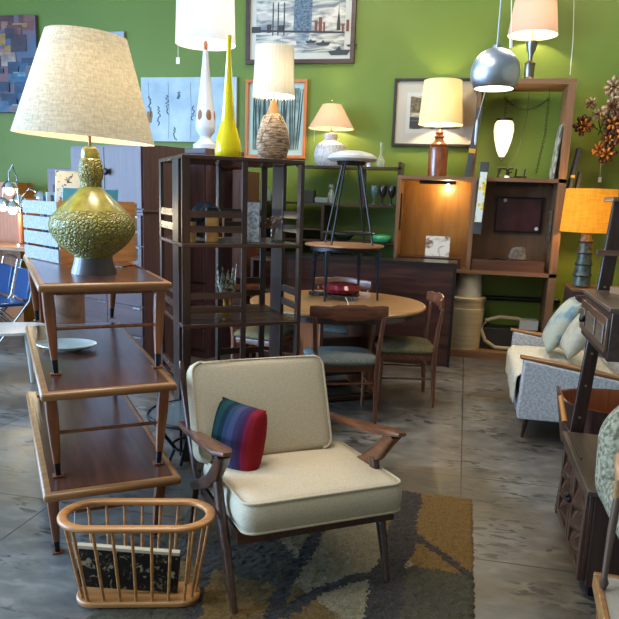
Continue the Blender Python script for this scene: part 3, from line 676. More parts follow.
def dining_chair(label, fab):
    """origin between the rear feet on the floor, the chair faces +y"""
    t = thing('dining_chair', label, 'chair', (0, 0, 0), 0, 'dining chairs around the round table')
    for sx in (-1, 1):
        MB().sweep([(sx*.215, .02, 0), (sx*.212, .03, .2), (sx*.21, .035, .40), (sx*.225, .022, .6), (sx*.235, .0, .75)], [.024, .032, .036, .032, .026], [.026, .036, .04, .034, .024], p=2.6).build('leg', CHW, t)
        MB().sweep([(sx*.225, .44, 0), (sx*.225, .43, .2), (sx*.22, .425, .40)], [.022, .03, .036], [.022, .03, .036], p=2.6).build('leg', CHW, t)
    bk_ = []
    for k in range(13):
        u = -1+2*k/12; bk_.append((u*.265, .055*(u*u)-.03, .782+.004*u*u))
    MB().sweep(bk_, [.07]+[.085]*3+[.11]*5+[.085]*3+[.07], .022, side=(0, 0, 1), p=3.5).build('backrest', CHWX, t)
    st_ = MB()
    for sx in (-1, 1): st_.tube([(sx*.213, .04, .22), (sx*.225, .43, .22)], .009, 8)
    st_.tube([(-.21, .045, .28), (.21, .045, .28)], .009, 8); st_.build('stretcher', CHW, t)
    sf = MB(); sf.sweep([(-.2, .425, .385), (.2, .425, .385)], .05, .02, side=(0, 0, 1)); sf.sweep([(-.2, .06, .385), (.2, .06, .385)], .05, .02, side=(0, 0, 1))
    for sx in (-1, 1): sf.sweep([(sx*.208, .06, .385), (sx*.215, .42, .385)], .05, .02, side=(0, 0, 1))
    sf.build('seat_frame', CHWX, t)
    MB().cushion((0, .235, .432), (.47, .43, .035), crown=.03, bulge=.01, rc=.08).build('seat', fab, t, smooth=70)
    return t
cA = dining_chair('dining chair with a grey-green seat and its curved back turned to the camera', BLUEF); place(cA, (-.70, 4.44, 0), R(22))
cB = dining_chair('dining chair with an olive seat at the right edge of the round table', OLIVF); place(cB, (-.165, 5.27, 0), R(103))
cC = dup(cB, (-1.74, 5.36, 0), R(-102), 'dining chair with an olive seat seen through the divider left of the round table')
cD = dup(cA, (-1.02, 6.03, 0), R(172), 'dining chair with a grey-green seat on the far side of the round table')
# red lidded glass dish and black cord bundle on the table
ZD1 = .7405
v = on(341, 299, ZD1); s_ = depth(v)/F
t = thing('red_dish', 'red glass ribbed dish in a black wire stand on the round table', 'dish', (v.x, v.y, ZD1))
rd = MB(); n = 48; prof = [(9, 5), (16, 7), (19, 11), (17, 15), (9, 16.5)]
rings = [[rd.bm.verts.new((r*s_*(1+.05*math.cos(12*2*PI*j/n))*math.cos(2*PI*j/n), r*s_*(1+.05*math.cos(12*2*PI*j/n))*math.sin(2*PI*j/n), z*s_)) for j in range(n)] for r, z in prof]
for A, B in zip(rings[:-1], rings[1:]):
    for j in range(n): rd.bm.faces.new((A[j], A[(j+1) % n], B[(j+1) % n], B[j]))
rd.bm.faces.new(rings[0]); rd.bm.faces.new(rings[-1]); rd.build('ribbed_glass', plain('ruby_glass', (112, 14, 28), .25, coat=.25), t)
ws = MB(); ws.tube([(18*s_*math.cos(2*PI*k/24), 18*s_*math.sin(2*PI*k/24), 5*s_) for k in range(24)], .006, 6, cyclic=True)
for k in range(4): a = PI/4+k*PI/2; ws.tube([(18*s_*math.cos(a), 18*s_*math.sin(a), 6*s_), (20*s_*math.cos(a), 20*s_*math.sin(a), .006)], .005, 6)
ws.lathe([(0, 3*s_), (15*s_, 4*s_), (15*s_, 5.5*s_), (0, 5.5*s_)], n=28, close=False); ws.build('wire_stand', BLK, t)
v = on(318, 297, ZD1); cb = MB(); pts = []
for k in range(70):
    a = k*.55; pts.append((.07*math.cos(a)*(1+.2*math.sin(k*1.7)), .045*math.sin(a), .014+.022*abs(math.sin(k*.37))))
cb.tube(pts, .0065, 6); o = cb.build('cord_bundle', BLK); place(o, (v.x, v.y, ZD1)); tag(o, 'bundled black cord lying left of the red dish on the round table', 'cord')
o = MB().tube([(0, 0, .06), (.02, -.01, .03), (.03, -.03, .004), (0, -.04, .003)], .002, 5).build('tag_string', TAGW); v = on(345, 305, ZD1); place(o, (v.x, v.y, ZD1)); tag(o, 'white tag string hanging in front of the red dish', 'string')
# bench table standing on the dining table
NZ = ZD1; NX, NY = -.925, 5.42; NT = .428
nt_ = thing('side_table', 'small black-legged side table with a thin wooden top standing on the round table', 'table', (NX, NY, NZ), R(28))
MB().lathe([(0, NT-.018), (.30, NT-.018), (.315, NT-.01), (.31, NT), (0, NT)], n=48, close=False).build('round_top', wood('tan_top', (120, 78, 50), (160, 112, 76), 'X', .35, .2), nt_)
MB().lathe([(0, NT-.05), (.27, NT-.05), (.27, NT-.018), (0, NT-.018)], n=40, close=False).build('apron', BLK, nt_)
NLEG = plain('satin_black_leg', (30, 34, 42), .25, .2, coat=.3)
for x, y in ((-.2, -.2), (.22, -.18), (-.18, .2), (.2, .2)):
    MB().sweep([(x, y, NT-.04), (x*1.02, y*1.02, NT*.5), (x*1.05, y*1.05, .0)], [.04, .028, .014], [.04, .028, .014], p=3).build('leg', NLEG, nt_)
# bar stool on top of it
BZ = NZ+NT+.0005
bs = thing('bar_stool', 'slim black metal stool with a white domed seat, topmost on the small side table', 'stool', (-.90, 5.46, BZ), R(20))
S_ = depth((-.93, 5.46, 1.5))/F
hs = 78*S_
for x, y in ((-1, -1), (1, -1), (-1, 1), (1, 1)):
    MB().tube([(x*.06, y*.06, hs+.005), (x*.163, y*.163, .0)], .0085, 8).build('leg', BLK, bs)
q = .06+(.155-.06)*.86; rr = MB()
rr.tube([(q*math.sqrt(2)*math.cos(2*PI*k/28), q*math.sqrt(2)*math.sin(2*PI*k/28), .14*hs) for k in range(28)], .007, 8, cyclic=True); rr.build('foot_ring', BLK, bs)
MB().lathe([(0, hs-.005), (.11, hs-.005), (.12, hs+.02), (0, hs+.02)], n=32, close=False).build('seat_plate', BLK, bs)
MB().lathe([(0, hs+.02), (.17, hs+.022), (.196, hs+.04), (.19, hs+.058), (.15, hs+.082), (.08, hs+.1), (0, hs+.106)], n=44, close=False).build('seat', noisy('pale_vinyl', (176, 174, 166), (200, 198, 190), (8, 8, 8), 3, .45), bs)
# ------------------------------------------------------------------ long rosewood panel (back of a long low case)
a = at(457, 263, 6.5); b_ = on(440, 364, 0); zt = a.z
lc = thing('long_sideboard', 'long low dark rosewood-grained case with a black edge behind the round table', 'sideboard', (-1.95, 6.42, 0))
XR_ = a.x+1.95
lb = MB().b2(.03, XR_-.02, .02, .36, .0, zt-.03).build('body', ROSE, lc)
MB().b2(0, XR_, 0, .38, zt-.03, zt).build('top_edge', plain('ebonised_edge', (26, 20, 20), .35, coat=.2), lc)
MB().b2(XR_-.025, XR_, -.002, .38, 0, zt-.03).build('end_edge', _m['ebonised_edge'], lc)
# ------------------------------------------------------------------ wall shelf unit with glassware
WY = 6.98; WD = .36
p1, p2 = at(300, 165, WY), at(398, 166, WY); zA = p1.z; xr = at(401, 172, WY).x; xl = at(258, 200, WY).x
zB = at(360, 204, WY).z; zC = at(330, 240, WY).z; zM = at(310, 228, WY).z
wu = thing('wall_shelf_unit', 'dark slim shelf unit against the green wall holding glassware and a small white lamp', 'shelf', (0, 0, 0))
for z, x0, x1, nm in ((zA, at(296, 165, WY).x, xr, 'top_shelf'), (zB, xl, xr, 'shelf'), (zC, xl, xr, 'shelf')):
    MB().b2(x0, x1, WY, WY+WD, z-.022, z).build(nm, WALX, wu)
xm = at(321, 220, WY).x; MB().b2(xl, xm, WY+.01, WY+WD, zM-.02, zM).build('shelf', WALX, wu)
for x, z0, z1 in ((xr-.03, 0, zA+.05), (xm, 0, zB-.022), (at(264, 190, WY).x-.02, 0, zA-.3)):
    MB().b2(x, x+.03, WY, WY+WD, z0, z1).build('upright', WAL, wu)
x = at(363, 190, WY+.2).x; MB().b2(x-.03, x+.03, WY+.14, WY+.2, zB, zA-.022).build('upright', WAL, wu)
def jar(name, label, cat, px, py, Y, z, prof, mat, group=None, smooth=50):
    v = at(px, py, Y); s_ = depth((v.x, Y, z))/F
    q = [(r*s_, h*s_) for r, h in prof]
    o = MB().lathe([(0, 0)]+q+[(0, q[-1][1])] if q[-1][0] > 0 else [(0, 0)]+q, n=24, close=False).build(name, mat, smooth=smooth); place(o, (v.x, Y, z)); tag(o, label, cat, group); return o
SMK = plain('smoky_glass_dark', (34, 26, 30), .08, coat=.6); 
for i, (px, lab, m) in enumerate(((374, 'pale clear wine glass, leftmost of the three on the shelf', plain('pale_glass', (110, 135, 135), .1, trans=.5)), (382.5, 'dark wine glass between the pale one and the rightmost dark one', SMK), (391.5, 'dark wine glass nearest the shelf upright, rightmost of the three', SMK))):
    jar('wine_glass', lab, 'glass', px, 200, WY+.1, zB, [(3, 0), (3, .6), (.7, 1.2), (.7, 6), (2.2, 8), (3.8, 12), (4, 17), (3.2, 18.4)], m, 'wine glasses on the wall shelf')
jar('glass_bottle', 'clear glass bottle with a stopper beside the dark box on the wall shelf', 'bottle', 331, 203, WY+.12, zB, [(3.4, 0), (3.6, 9), (2, 12), (1.6, 14), (2.6, 15), (2.2, 18)], plain('frosted_glass', (160, 168, 160), .2, trans=.4))
def tbox(name, label, cat, px, py, Y, z, w, h, d, mat, group=None):
    v = at(px, py, Y); s_ = depth((v.x, Y, z))/F
    o = MB().b2(-w*s_/2, w*s_/2, 0, d, 0, h*s_).build(name, mat, bevel=.004); place(o, (v.x, Y, z)); tag(o, label, cat, group); return o
o = tbox('dark_box', 'dark lidded box on the left of the wall shelf', 'box', 308, 203, WY+.08, zB, 11, 12, .12, plain('dark_green_box', (44, 52, 44), .5))
o = tbox('glass_bowl', 'low pale glass bowl beside the dark box on the wall shelf', 'bowl', 321, 203, WY+.06, zB, 13, 5, .09, plain('pale_blue_glass', (150, 168, 168), .15, trans=.4))
jar('bird_figurine', 'small white bird figurine on the top wall shelf', 'figurine', 369, 164, WY+.15, zA, [(3, 0), (2, 1.5), (3.5, 5), (6, 9), (5, 11), (0, 10)], WHITE)
jar('glass_decanter', 'small clear glass decanter at the right of the top wall shelf', 'decanter', 380.5, 165, WY+.15, zA, [(4, 0), (4.6, 3), (4.4, 7), (1.4, 12), (1.1, 18), (1.7, 24)], plain('decanter_glass', (214, 218, 190), .08, trans=.7, ior=1.25))
jar('green_lid_dish', 'glass dish with a green lid on the low wall shelf', 'dish', 382, 238, WY+.03, zC, [(8, 0), (9, .6), (10, 3), (10.5, 4.5), (9.5, 6.5), (3, 7.5)], plain('green_lid', (70, 160, 100), .3, coat=.3))
jar('green_glass_bowl', 'wide dark green glass bowl on the low wall shelf', 'bowl', 343, 240, WY+.03, zC, [(5, 0), (6, .5), (11, 5), (12, 8), (10, 8)], plain('dark_green_glass', (50, 70, 56), .12, trans=.3))
jar('glass_jar', 'small glass jar at the left end of the wall shelf', 'jar', 268, 199, WY+.1, zB, [(3, 0), (3.4, 8), (1.6, 11), (1.8, 14)], plain('jar_glass', (130, 160, 140), .1, trans=.5))
# small white lamp with pleated tan shade
v = at(330, 162, WY+.17)
TANP = shade_mat('tan_pleated_shade', (196, 168, 140), (226, 186, 140), .16)
t, s_ = lampset('small white ceramic lamp with a tan pleated cone shade on the wall shelf', v.x, WY+.17, zA, 163, zA+.1,
    [('ceramic_body', noisy('mottled_white', (150, 150, 148), (222, 220, 218), (70, 70, 30), 3, .35, .3, .5, coat=.3), [(12, 163), (15, 159), (16.5, 151), (14.5, 142), (8, 137.5), (6, 136)]), ('neck', WHITE, [(5.5, 137), (7, 133), (6.5, 130.5), (3, 129.5)]), ('cap', BRASS, [(2, 130), (2, 127)])],
    (TANP, 22.5, 125.5, 9, 101), power=.55)
fz = MB()
for k in range(36):
    a = 2*PI*k/36; fz.tube([(22.8*s_*math.cos(a), 22.8*s_*math.sin(a), vz(v.x, WY+.17, 125.5)-vz(v.x, WY+.17, 163)), (9.2*s_*math.cos(a), 9.2*s_*math.sin(a), vz(v.x, WY+.17, 101)-vz(v.x, WY+.17, 163))], .002, 4)
fz.build('shade_pleats', TANP, t)
MB().lathe([(0, 62*s_), (.8*s_, 63*s_), (0, 65*s_)], n=10).build('finial', BRASS, t)
MB().tube([(-17*s_, 0, 38*s_), (-17*s_, 0, 24*s_)], .0015, 5).build('pull_chain', WHITE, t)
# ------------------------------------------------------------------ tall display unit
UY = 6.93; UD = .43; UX0, UX1 = -.68, .89; UM = at(475, 177, UY).x
ZS1 = at(475, 177, UY).z; ZS2 = at(470, 270, UY).z; ZTU = at(525, 78.5, UY).z
ut = thing('display_unit', 'tall oak display unit with two open boxes under an open upper frame', 'display unit', (0, 0, 0))
T = .035
MB().b2(UX0, UX1, UY, UY+UD, ZS1-T, ZS1).build('shelf', OAKX, ut); MB().b2(UX0, UX1, UY, UY+UD, ZS2-T, ZS2).build('shelf', OAKX, ut)
MB().b2(UX0, UX1-.05, UY, UY+UD, .0, .07).build('plinth', OAKX, ut)
MB().b2(UX1-.07, UX1, UY, UY+UD, 0, ZTU-.05).build('side_panel', OAKZ, ut)
MB().b2(UX0-.0, UX0+.03, UY-.0, UY+UD, ZS2, ZS1-T).build('side_panel', OAKZ, ut)
MB().b2(UX0-.0, UX0+.03, UY+.1, UY+UD, 0.07, ZS2-T).build('side_panel', OAKZ, ut)
MB().b2(UM-.022, UM+.022, UY, UY+UD, ZS2, ZS1-T).build('divider_panel', OAKZ, ut)
MB().b2(UM-.035, UM-.0, UY+.05, UY+UD, ZS1, ZTU-.05).build('side_panel', OAKZ, ut)
MB().b2(UM-.07, UX1, UY, UY+UD, ZTU-.05, ZTU).build('top_panel', OAKX, ut)
LITBACK = wood('lamplit_back_veneer', (126, 86, 32), (154, 110, 48), 'Z', .4, .15, s=12)  # golden glow of the light bar put into the left back panel's colour
DRKB = wood('brown_back_veneer', (98, 68, 42), (122, 86, 56), 'Z', .5, .1, s=12)
MB().b2(UX0+.03, UM-.022, UY+UD-.02, UY+UD, ZS2, ZS1-T).build('back_panel', LITBACK, ut)
MB().b2(UM+.022, UX1-.07, UY+UD-.02, UY+UD, ZS2, ZS1-T).build('back_panel', DRKB, ut)
for x0, x1, lit in ((UX0+.03, UM-.022, 1), (UM+.022, UX1-.07, 0)):
    xa, xb = x0+(x1-x0)*.25, x0+(x1-x0)*.78
    lb = MB().b2(xa, xb, UY+.2, UY+.26, ZS1-T-.035, ZS1-T-.001).build('light_bar', BLK, ut)
    if lit:
        MB().ball(((xa+xb)/2+.1, UY+.23, ZS1-T-.042), .014, 12).build('lamp_spot', plain('lit_led', (255, 240, 200), .3, emit=(255, 225, 170), es=30), lb)
        lamp_light(((xa+xb)/2+.1, UY+.23, ZS1-T-.075), LAMP*.42, (1, .7, .32), .015)
    dw = MB().b2(x0+.01, x1-.05, UY+.02, UY+.26, ZS2+.0, ZS2+.105).build('ledge_box', WALX if lit else wood('ledge_brown', (72, 42, 28), (100, 62, 42), 'X', .4, .1), ut)
# items in the boxes
ZL = ZS2+.106
def board(name, label, cat, corners, Y, th, mat, tilt=0, frame=None):
    pass
v = at(437.5, 249, UY+.20); w = .25; o = MB().box((0, 0, .115), (.24, .012, .20), rx=R(-8)).build('picture_card', noisy('sepia_print', (222, 214, 196), (120, 84, 62), (9, 9, 12), 5, .6, .5, .62, distort=.8)); place(o, (v.x, UY+.30-.14, ZL)); tag(o, 'small unframed sepia animal print standing in the lit left box of the display unit', 'picture')
o.location.z = ZL-.013
v = at(439, 259, UY+.01); o = MB().box((0, 0, .035), (.25, .006, .055)).build('print_strip', noisy('strip_print', (30, 26, 24), (190, 176, 140), (30, 30, 26), 3, .6, .48, .56)); place(o, (v.x, UY+.012, ZS2+.012)); tag(o, 'small pale printed strip leaning against the ledge below the sepia print', 'card')
v0, v1 = at(498, 198, UY+.38), at(539, 232, UY+.38)
t = thing('oxblood_board', 'square oxblood panel hanging on the back of the right box of the display unit', 'panel', ((v0.x+v1.x)/2, UY+UD-.021, (v0.z+v1.z)/2))
ww, hh = (v1.x-v0.x)/2, (v0.z-v1.z)/2
MB().b2(-ww, ww, -.03, 0, -hh, hh).build('board', noisy('oxblood', (66, 22, 24), (88, 32, 34), (8, 8, 8), 4, .4, coat=.2), t, bevel=.003)
fm = MB(); fm.b2(-ww-.015, ww+.015, -.034, 0, hh, hh+.015); fm.b2(-ww-.015, ww+.015, -.034, 0, -hh-.015, -hh); fm.b2(-ww-.015, -ww, -.034, 0, -hh, hh); fm.b2(ww, ww+.015, -.034, 0, -hh, hh); fm.build('edge', BLK, t)
for dx, dz in ((-.14, hh-.02), (ww-.03, -hh+.03)):
    MB().lathe([(0, -.003), (.018, -.003), (.018, .003), (0, .003)], n=16, close=False).build('price_tag', TAGW, t).matrix_local = Matrix.Translation((dx, -.037, dz)) @ Matrix.Rotation(R(90), 4, 'X')
v = at(517, 259, UY+.14)
stn = MB(); q = [(-.075, 0), (.08, 0), (.09, .05), (.075, .12), (.045, .135), (-.03, .13), (-.06, .11), (-.085, .04)]; stn.prism(q, -.03, .03, 'xz')
o = stn.build('carved_stone', noisy('grey_stone', (78, 68, 60), (122, 108, 94), (30, 30, 30), 4, .8, bump=.3), bevel=.02, seg=3); place(o, (v.x, UY+.14, ZL)); tag(o, 'rounded grey carved stone on the ledge of the right display box', 'ornament')
stn = MB().sweep([(-.08, 0, .006), (-.02, 0, .02), (.05, 0, .012), (.09, 0, .006)], [.05, .06, .05, .01], [.01, .03, .02, .01], side=(0, 1, 0), p=2); v = at(497, 257, UY+.12); o = stn.build('small_carving', plain('dark_carving', (50, 36, 28), .5)); place(o, (v.x, UY+.12, ZL)); tag(o, 'small flat dark carving left of the grey stone', 'ornament')
# painted sticks / boards leaning on the unit
def leaner(name, label, cat, a, b_, w, th, mat, rz=0):
    a, b_ = Vector(a), Vector(b_)
    o = MB().sweep([a, b_], w, th, side=(math.cos(rz), math.sin(rz), 0), p=12, n=12).build(name, mat); tag(o, label, cat); return o
SL = plain('slate_grey_board', (64, 64, 60), .6)
sx0, sz0 = at(467, 174, UY-.05), at(480, 112, UY-.05)
bd = thing('banded_board', 'dark grey flat board with a yellow band leaning on the left of the upper frame', 'board', (0, 0, 0))
A, B = at(467.5, 173, UY+.03), at(480, 108, UY+.03); A.z = ZS1+.002
MB().sweep([A, B], .055, .03, side=(1, 0, 0), p=10).build('board', SL, bd); M_ = A.lerp(B, .38); D_ = (B-A).normalized()*.02
MB().sweep([M_-D_, M_+D_], .06, .035, side=(1, 0, 0), p=10).build('tape', plain('yellow_tape', (206, 150, 40), .5), bd)
# tiled strip hanging at the front edge
A, B = at(478, 222, UY-.06), at(484, 172, UY-.06)
ts = thing('tile_strip', 'narrow framed strip of yellow flower tiles hanging on the front of the display unit', 'tile panel', (0, 0, 0))
def tiles():
    m, nt, b = base('yellow_flower_tiles'); tc = N(nt, 'ShaderNodeTexCoord'); vo = N(nt, 'ShaderNodeTexVoronoi'); vo.inputs['Scale'].default_value = 24
    nt.links.new(tc.outputs['Object'], vo.inputs['Vector']); cr = N(nt, 'ShaderNodeValToRGB'); cr.color_ramp.interpolation = 'CONSTANT'; e = cr.color_ramp.elements
    e[0].color = rgb(60, 70, 60); e[1].position = .12; e[1].color = rgb(226, 198, 50); x = e.new(.42); x.color = rgb(222, 224, 214)
    nt.links.new(vo.outputs['Distance'], cr.inputs[0]); nt.links.new(cr.outputs[0], b.inputs['Base Color']); b.inputs['Roughness'].default_value = .3; return m
MB().sweep([A, B], .066, .012, side=(1, 0, 0), p=14).build('tiles', tiles(), ts)
off = Vector((.0, .025, 0)); A2, B2 = at(476.5, 234, UY-.03), at(485, 162, UY-.03); MB().sweep([A2, B2], .082, .02, side=(1, 0, 0), p=14).build('backing_board', SL, ts)
# dark boards on the outside right
for i, (q0, q1, lab) in enumerate((((561, 205), (575, 148), 'long dark board with a tape band leaning on the right side of the display unit'), ((566, 196), (571, 172), 'short dark board strapped beside the long one on the display unit'))):
    A, B = at(q0[0]+4, q0[1], UY+.05), at(q1[0]+4, q1[1], UY+.05); bd = thing('leaning_board', lab, 'board', (0, 0, 0))
    if i: A.x += .045; B.x += .045
    MB().sweep([A, B], .03, .16-.06*i, side=(1, 0, 0), p=12).build('board', plain('charcoal_board', (44, 42, 44), .5), bd)
    M_ = A.lerp(B, .5); D_ = (B-A).normalized()*.012
    if i == 0: MB().sweep([M_-D_, M_+D_], .034, .166, side=(1, 0, 0), p=12).build('tape', _m['yellow_tape'], bd)
A, B = at(551, 177, UY+.2), at(561, 126, UY+.2); A.z = ZS1+.002
o = MB().sweep([A, B], .02, .3, side=(1, 0, 0), p=14).build('leaning_canvas', noisy('mottled_canvas', (70, 74, 66), (170, 172, 160), (14, 14, 14), 5, .7, .4, .62)); tag(o, 'mottled grey canvas leaning inside the right of the upper frame', 'canvas')
A, B = at(553, 242, UY+.1), at(556, 206, UY+.1)
o = MB().b2(-.012, .012, 0, .22, 0, .30).build('edge_on_picture', noisy('dark_frame_side', (60, 44, 32), (110, 90, 70), (20, 20, 20), 3, .5)); place(o, (UX1-.09, UY+.12, A.z)); tag(o, 'small picture frame seen edge-on on the right wall of the right box', 'picture frame')
o = MB().b2(0, .012, 0, .07, 0, .36).build('hanging_strap', plain('dark_bronze', (58, 50, 42), .4, .5)); v = at(406, 230, UY+.1); place(o, (UX0+.031, UY+.1, v.z)); tag(o, 'dark metal strip hanging inside the left wall of the left box', 'hanging strip')
# metal letters on the shelf
BRZ = plain('dark_bronze_letters', (52, 44, 22), .4, .6)
lt = thing('metal_letters', 'row of small dark metal script letters on the shelf under the white lantern', 'letters', (0, 0, 0))
v = at(496, 177, UY+.12); s_ = depth(v)/F
def letter(pts_list, ox):
    mb = MB()
    for pts in pts_list: mb.tube([(v.x+(ox+x)*s_, UY+.12, ZS1+.006+z*s_) for x, z in pts], [.009]*len(pts), 6)
    mb.build('letter', BRZ, lt)
letter([[(0, 0), (3, 8), (3.5, 9.5)], [(1, .5), (1, 8.5), (4, 9.5), (8, 8.5), (9.5, 6), (8.5, 3)], [(-1, 0), (4, 0)]], 1)
letter([[(2, 9), (1.5, 4), (2, 1), (5, 0), (8, 1)], [(1.5, 5), (5, 5.5)], [(2, 9), (6, 9)]], 10)
letter([[(2, 8.5), (1.5, 1.5), (3, 0), (7, .5)]], 17)
letter([[(2, 8.5), (1.5, 1.5), (0, 0)], [(1.5, 1), (4, 0)], [(-5, 1), (4, 1)]], 25)
o = MB().lathe([(0, 0), (3*s_, 0), (2*s_, 2*s_), (0, 2.2*s_)], n=16, close=False).build('white_dish', TAGW); v2 = at(507, 177, UY+.04); place(o, (v2.x, UY+.04, ZS1)); tag(o, 'tiny white dish in front of the metal letters', 'dish')
# white lantern on a swag chain, hung in the upper frame
v = at(503, 140, UY+.24); LX, LY = v.x, UY+.24; s_ = depth(v)/F
t = thing('hanging_lantern', 'glowing white glass lantern on a brass chain inside the upper frame', 'lamp', (LX, LY, v.z))
zz = lambda py: vz(LX, LY, py)-v.z
MB().lathe([(0, zz(157.5))]+[(r*s_, zz(py)) for r, py in ((2.5, 157), (5.5, 151), (8.5, 140), (9.8, 131), (9.2, 124), (7.5, 121))]+[(0, zz(121))], n=32, close=False).build('glass_globe', plain('lit_opal_glass', (250, 240, 210), .3, emit=(255, 240, 205), es=1.0), t)
MB().lathe([(0, zz(121)), (8*s_, zz(121)), (8.2*s_, zz(118.5)), (0, zz(118))], n=28, close=False).build('cap', BRZ, t)
MB().lathe([(0, zz(161)), (1.6*s_, zz(160)), (1*s_, zz(158.5)), (2.4*s_, zz(157)), (0, zz(156.5))], n=14, close=False).build('bottom_finial', BRZ, t)
def catenary(a, b_, sag, n=22):
    a, b_ = Vector(a), Vector(b_); return [a.lerp(b_, k/n)-Vector((0, 0, sag*4*(k/n)*(1-k/n))) for k in range(n+1)]
def chain(pts, name, parent, mat, r=.011):
    mb = MB(); d = 0; total = []
    for a, b_ in zip(pts[:-1], pts[1:]):
        L = (b_-a).length; m = max(1, round(L/.026))
        for k in range(m): total.append((a.lerp(b_, (k+.5)/m), (b_-a).normalized()))
    for k, (c_, t_) in enumerate(total):
        sd = t_.cross(Vector((0, 1, 0))); sd = sd.normalized() if sd.length > .01 else Vector((1, 0, 0))
        w = sd if k % 2 else t_.cross(sd).normalized()
        mb.tube([c_+t_*(.017*math.cos(2*PI*j/8))+w*(r*math.sin(2*PI*j/8)) for j in range(8)], .0028, 5, cyclic=True)
    return mb.build(name, mat, parent)
O_ = Vector((LX, LY, v.z)); T1 = Vector((LX, LY, ZTU-.06)); 
ca = at(504, 96, LY); cb_ = at(548, 97, LY)
ch = MB(); hk = at(504, 97, LY)
chain([Vector((LX, LY, vz(LX, LY, 118)))-O_, Vector((LX, LY, vz(LX, LY, 96)))-O_], 'chain', t, BRZ)
chain([p_-O_ for p_ in catenary(hk, at(549, 98, LY), .11, 12)], 'swag_chain', t, BRZ)
chain([at(549, 98, LY)-O_, at(545, 135, LY)-O_, at(536, 174, LY)-O_], 'swag_chain', t, BRZ)
MB().tube([hk-O_, Vector((hk.x, hk.y, ZTU-.052))-O_], .003, 6).build('hook', BRZ, t); q_ = at(549, 98, LY); MB().tube([q_-O_, Vector((q_.x, q_.y, ZTU-.052))-O_], .003, 6).build('hook', BRZ, t)
MB().tube([at(529, 92, LY)-O_, at(527, 115, LY)-O_, at(520, 145, LY)-O_, at(513, 168, LY)-O_], .003, 6).build('cord', BRZ, t)
lamp_light((LX, LY-.13, v.z-.05), LAMP*.32, (1, .86, .55), .09)
# stuff in the bottom bay
v = at(465, 352, UY+.2); PX, PY = on(463, 357, .07).x, UY+.2; s_ = depth((PX, PY, .2))/F
BEI = noisy('beige_plastic', (168, 150, 116), (186, 168, 134), (3, 3, 30), 3, .55)
t = thing('storage_pail', 'large beige ribbed pail on the base of the display unit', 'pail', (PX, PY, .07))
MB().lathe([(0, 0), (15.5*s_, 0), (17*s_, 30*s_), (17.5*s_, 36*s_), (17.6*s_, 40*s_), (16.8*s_, 40.2*s_), (17*s_, 45*s_), (17.4*s_, 48*s_), (0, 48*s_)], n=40, close=False).build('body', BEI, t)
MB().lathe([(0, 48*s_), (18*s_, 48*s_), (18.4*s_, 50.5*s_), (16*s_, 51.5*s_), (0, 51.5*s_)], n=40, close=False).build('lid', BEI, t)
o = MB().lathe([(0, 0), (13.5*s_, 0), (11*s_, 25*s_), (10.4*s_, 26*s_), (0, 26*s_)], n=36, close=False).build('upturned_pail', noisy('cream_plastic', (188, 176, 150), (200, 190, 166), (3, 3, 3), 2, .5)); place(o, (PX+.005, PY, .07+51.6*s_)); tag(o, 'cream pail standing upside down on the beige pail', 'pail')
hose = MB(); hpx = [(540, 349), (515, 350), (495, 349), (485, 341), (481, 330), (486, 321), (500, 318), (518, 320), (534, 327)]
hose.tube([(lambda q: Vector((q.x, UY+.13+.01*i, max(q.z, .095))))(at(px, py, UY+.13)) for i, (px, py) in enumerate(hpx)], .021, 10)
tag(hose.build('hose', plain('beige_hose', (170, 154, 120), .5)), 'thick beige hose coiled in the bottom bay of the display unit', 'hose')
o = MB().tube([at(478, 297, BACK-.03), at(560, 301, BACK-.03)], .024, 10).build('trim_1', BLK); o['kind'] = 'structure'
o = MB().b2(-.09, .09, 0, .2, 0, .09).build('white_box', plain('white_box_card', (190, 190, 185), .6)); v = at(541, 330, UY+.1); place(o, (.70, UY+.15, .30)); tag(o, 'white box on the dark case in the bottom bay', 'box')
o = MB().b2(-.33, .33, 0, .24, 0, .22).build('equipment_case', plain('dark_case', (40, 38, 36), .5), bevel=.006); place(o, (.44, UY+.17, .0705)); tag(o, 'low dark equipment case behind the hose', 'case')
o.location = (.50, UY+.185, .0705); bpy.data.objects['white_box'].location = (.70, UY+.18, .2915)
# lamps on the display unit
AM = noisy('amber_glazed', (110, 52, 26), (150, 84, 44), (20, 20, 8), 4, .12, coat=.9)
v = at(437, 172, UY+.2)
AMS = shade_mat('amber_cream_shade', (216, 198, 150), (236, 204, 134), .22)
lampset('amber glazed cylinder lamp with a tall cream drum shade on the display unit', v.x, UY+.2, ZS1+.001, 175, ZS1+.2,
    [('glazed_body', AM, [(9.5, 175), (9.8, 150), (9.5, 146.5), (8, 145.5)]), ('lid', AM, [(8, 146), (9, 143), (5, 140), (4, 137), (5, 135), (3.5, 133), (4.2, 131), (2, 128)])],
    (AMS, 21.5, 123, 18.5, 79), power=1.0)
v = at(529, 74, UY+.22)
PKS = shade_mat('rosy_tan_shade', (190, 164, 146), (226, 176, 140), .12)
lampset('aged silver baluster lamp with a tan banded shade on top of the upper frame', v.x, UY+.22, ZTU+.001, 80, ZTU+.1,
    [('plinth', SILV, [(6.2, 79), (6.2, 77), (4.6, 75), (5, 62), (5.6, 61)]), ('baluster', SILV, [(4.6, 61), (2, 58.5), (2, 54), (4.6, 47), (5.4, 41), (5.6, 39), (2, 37)])],
    (PKS, 24, 33, 19, -10), power=.95)
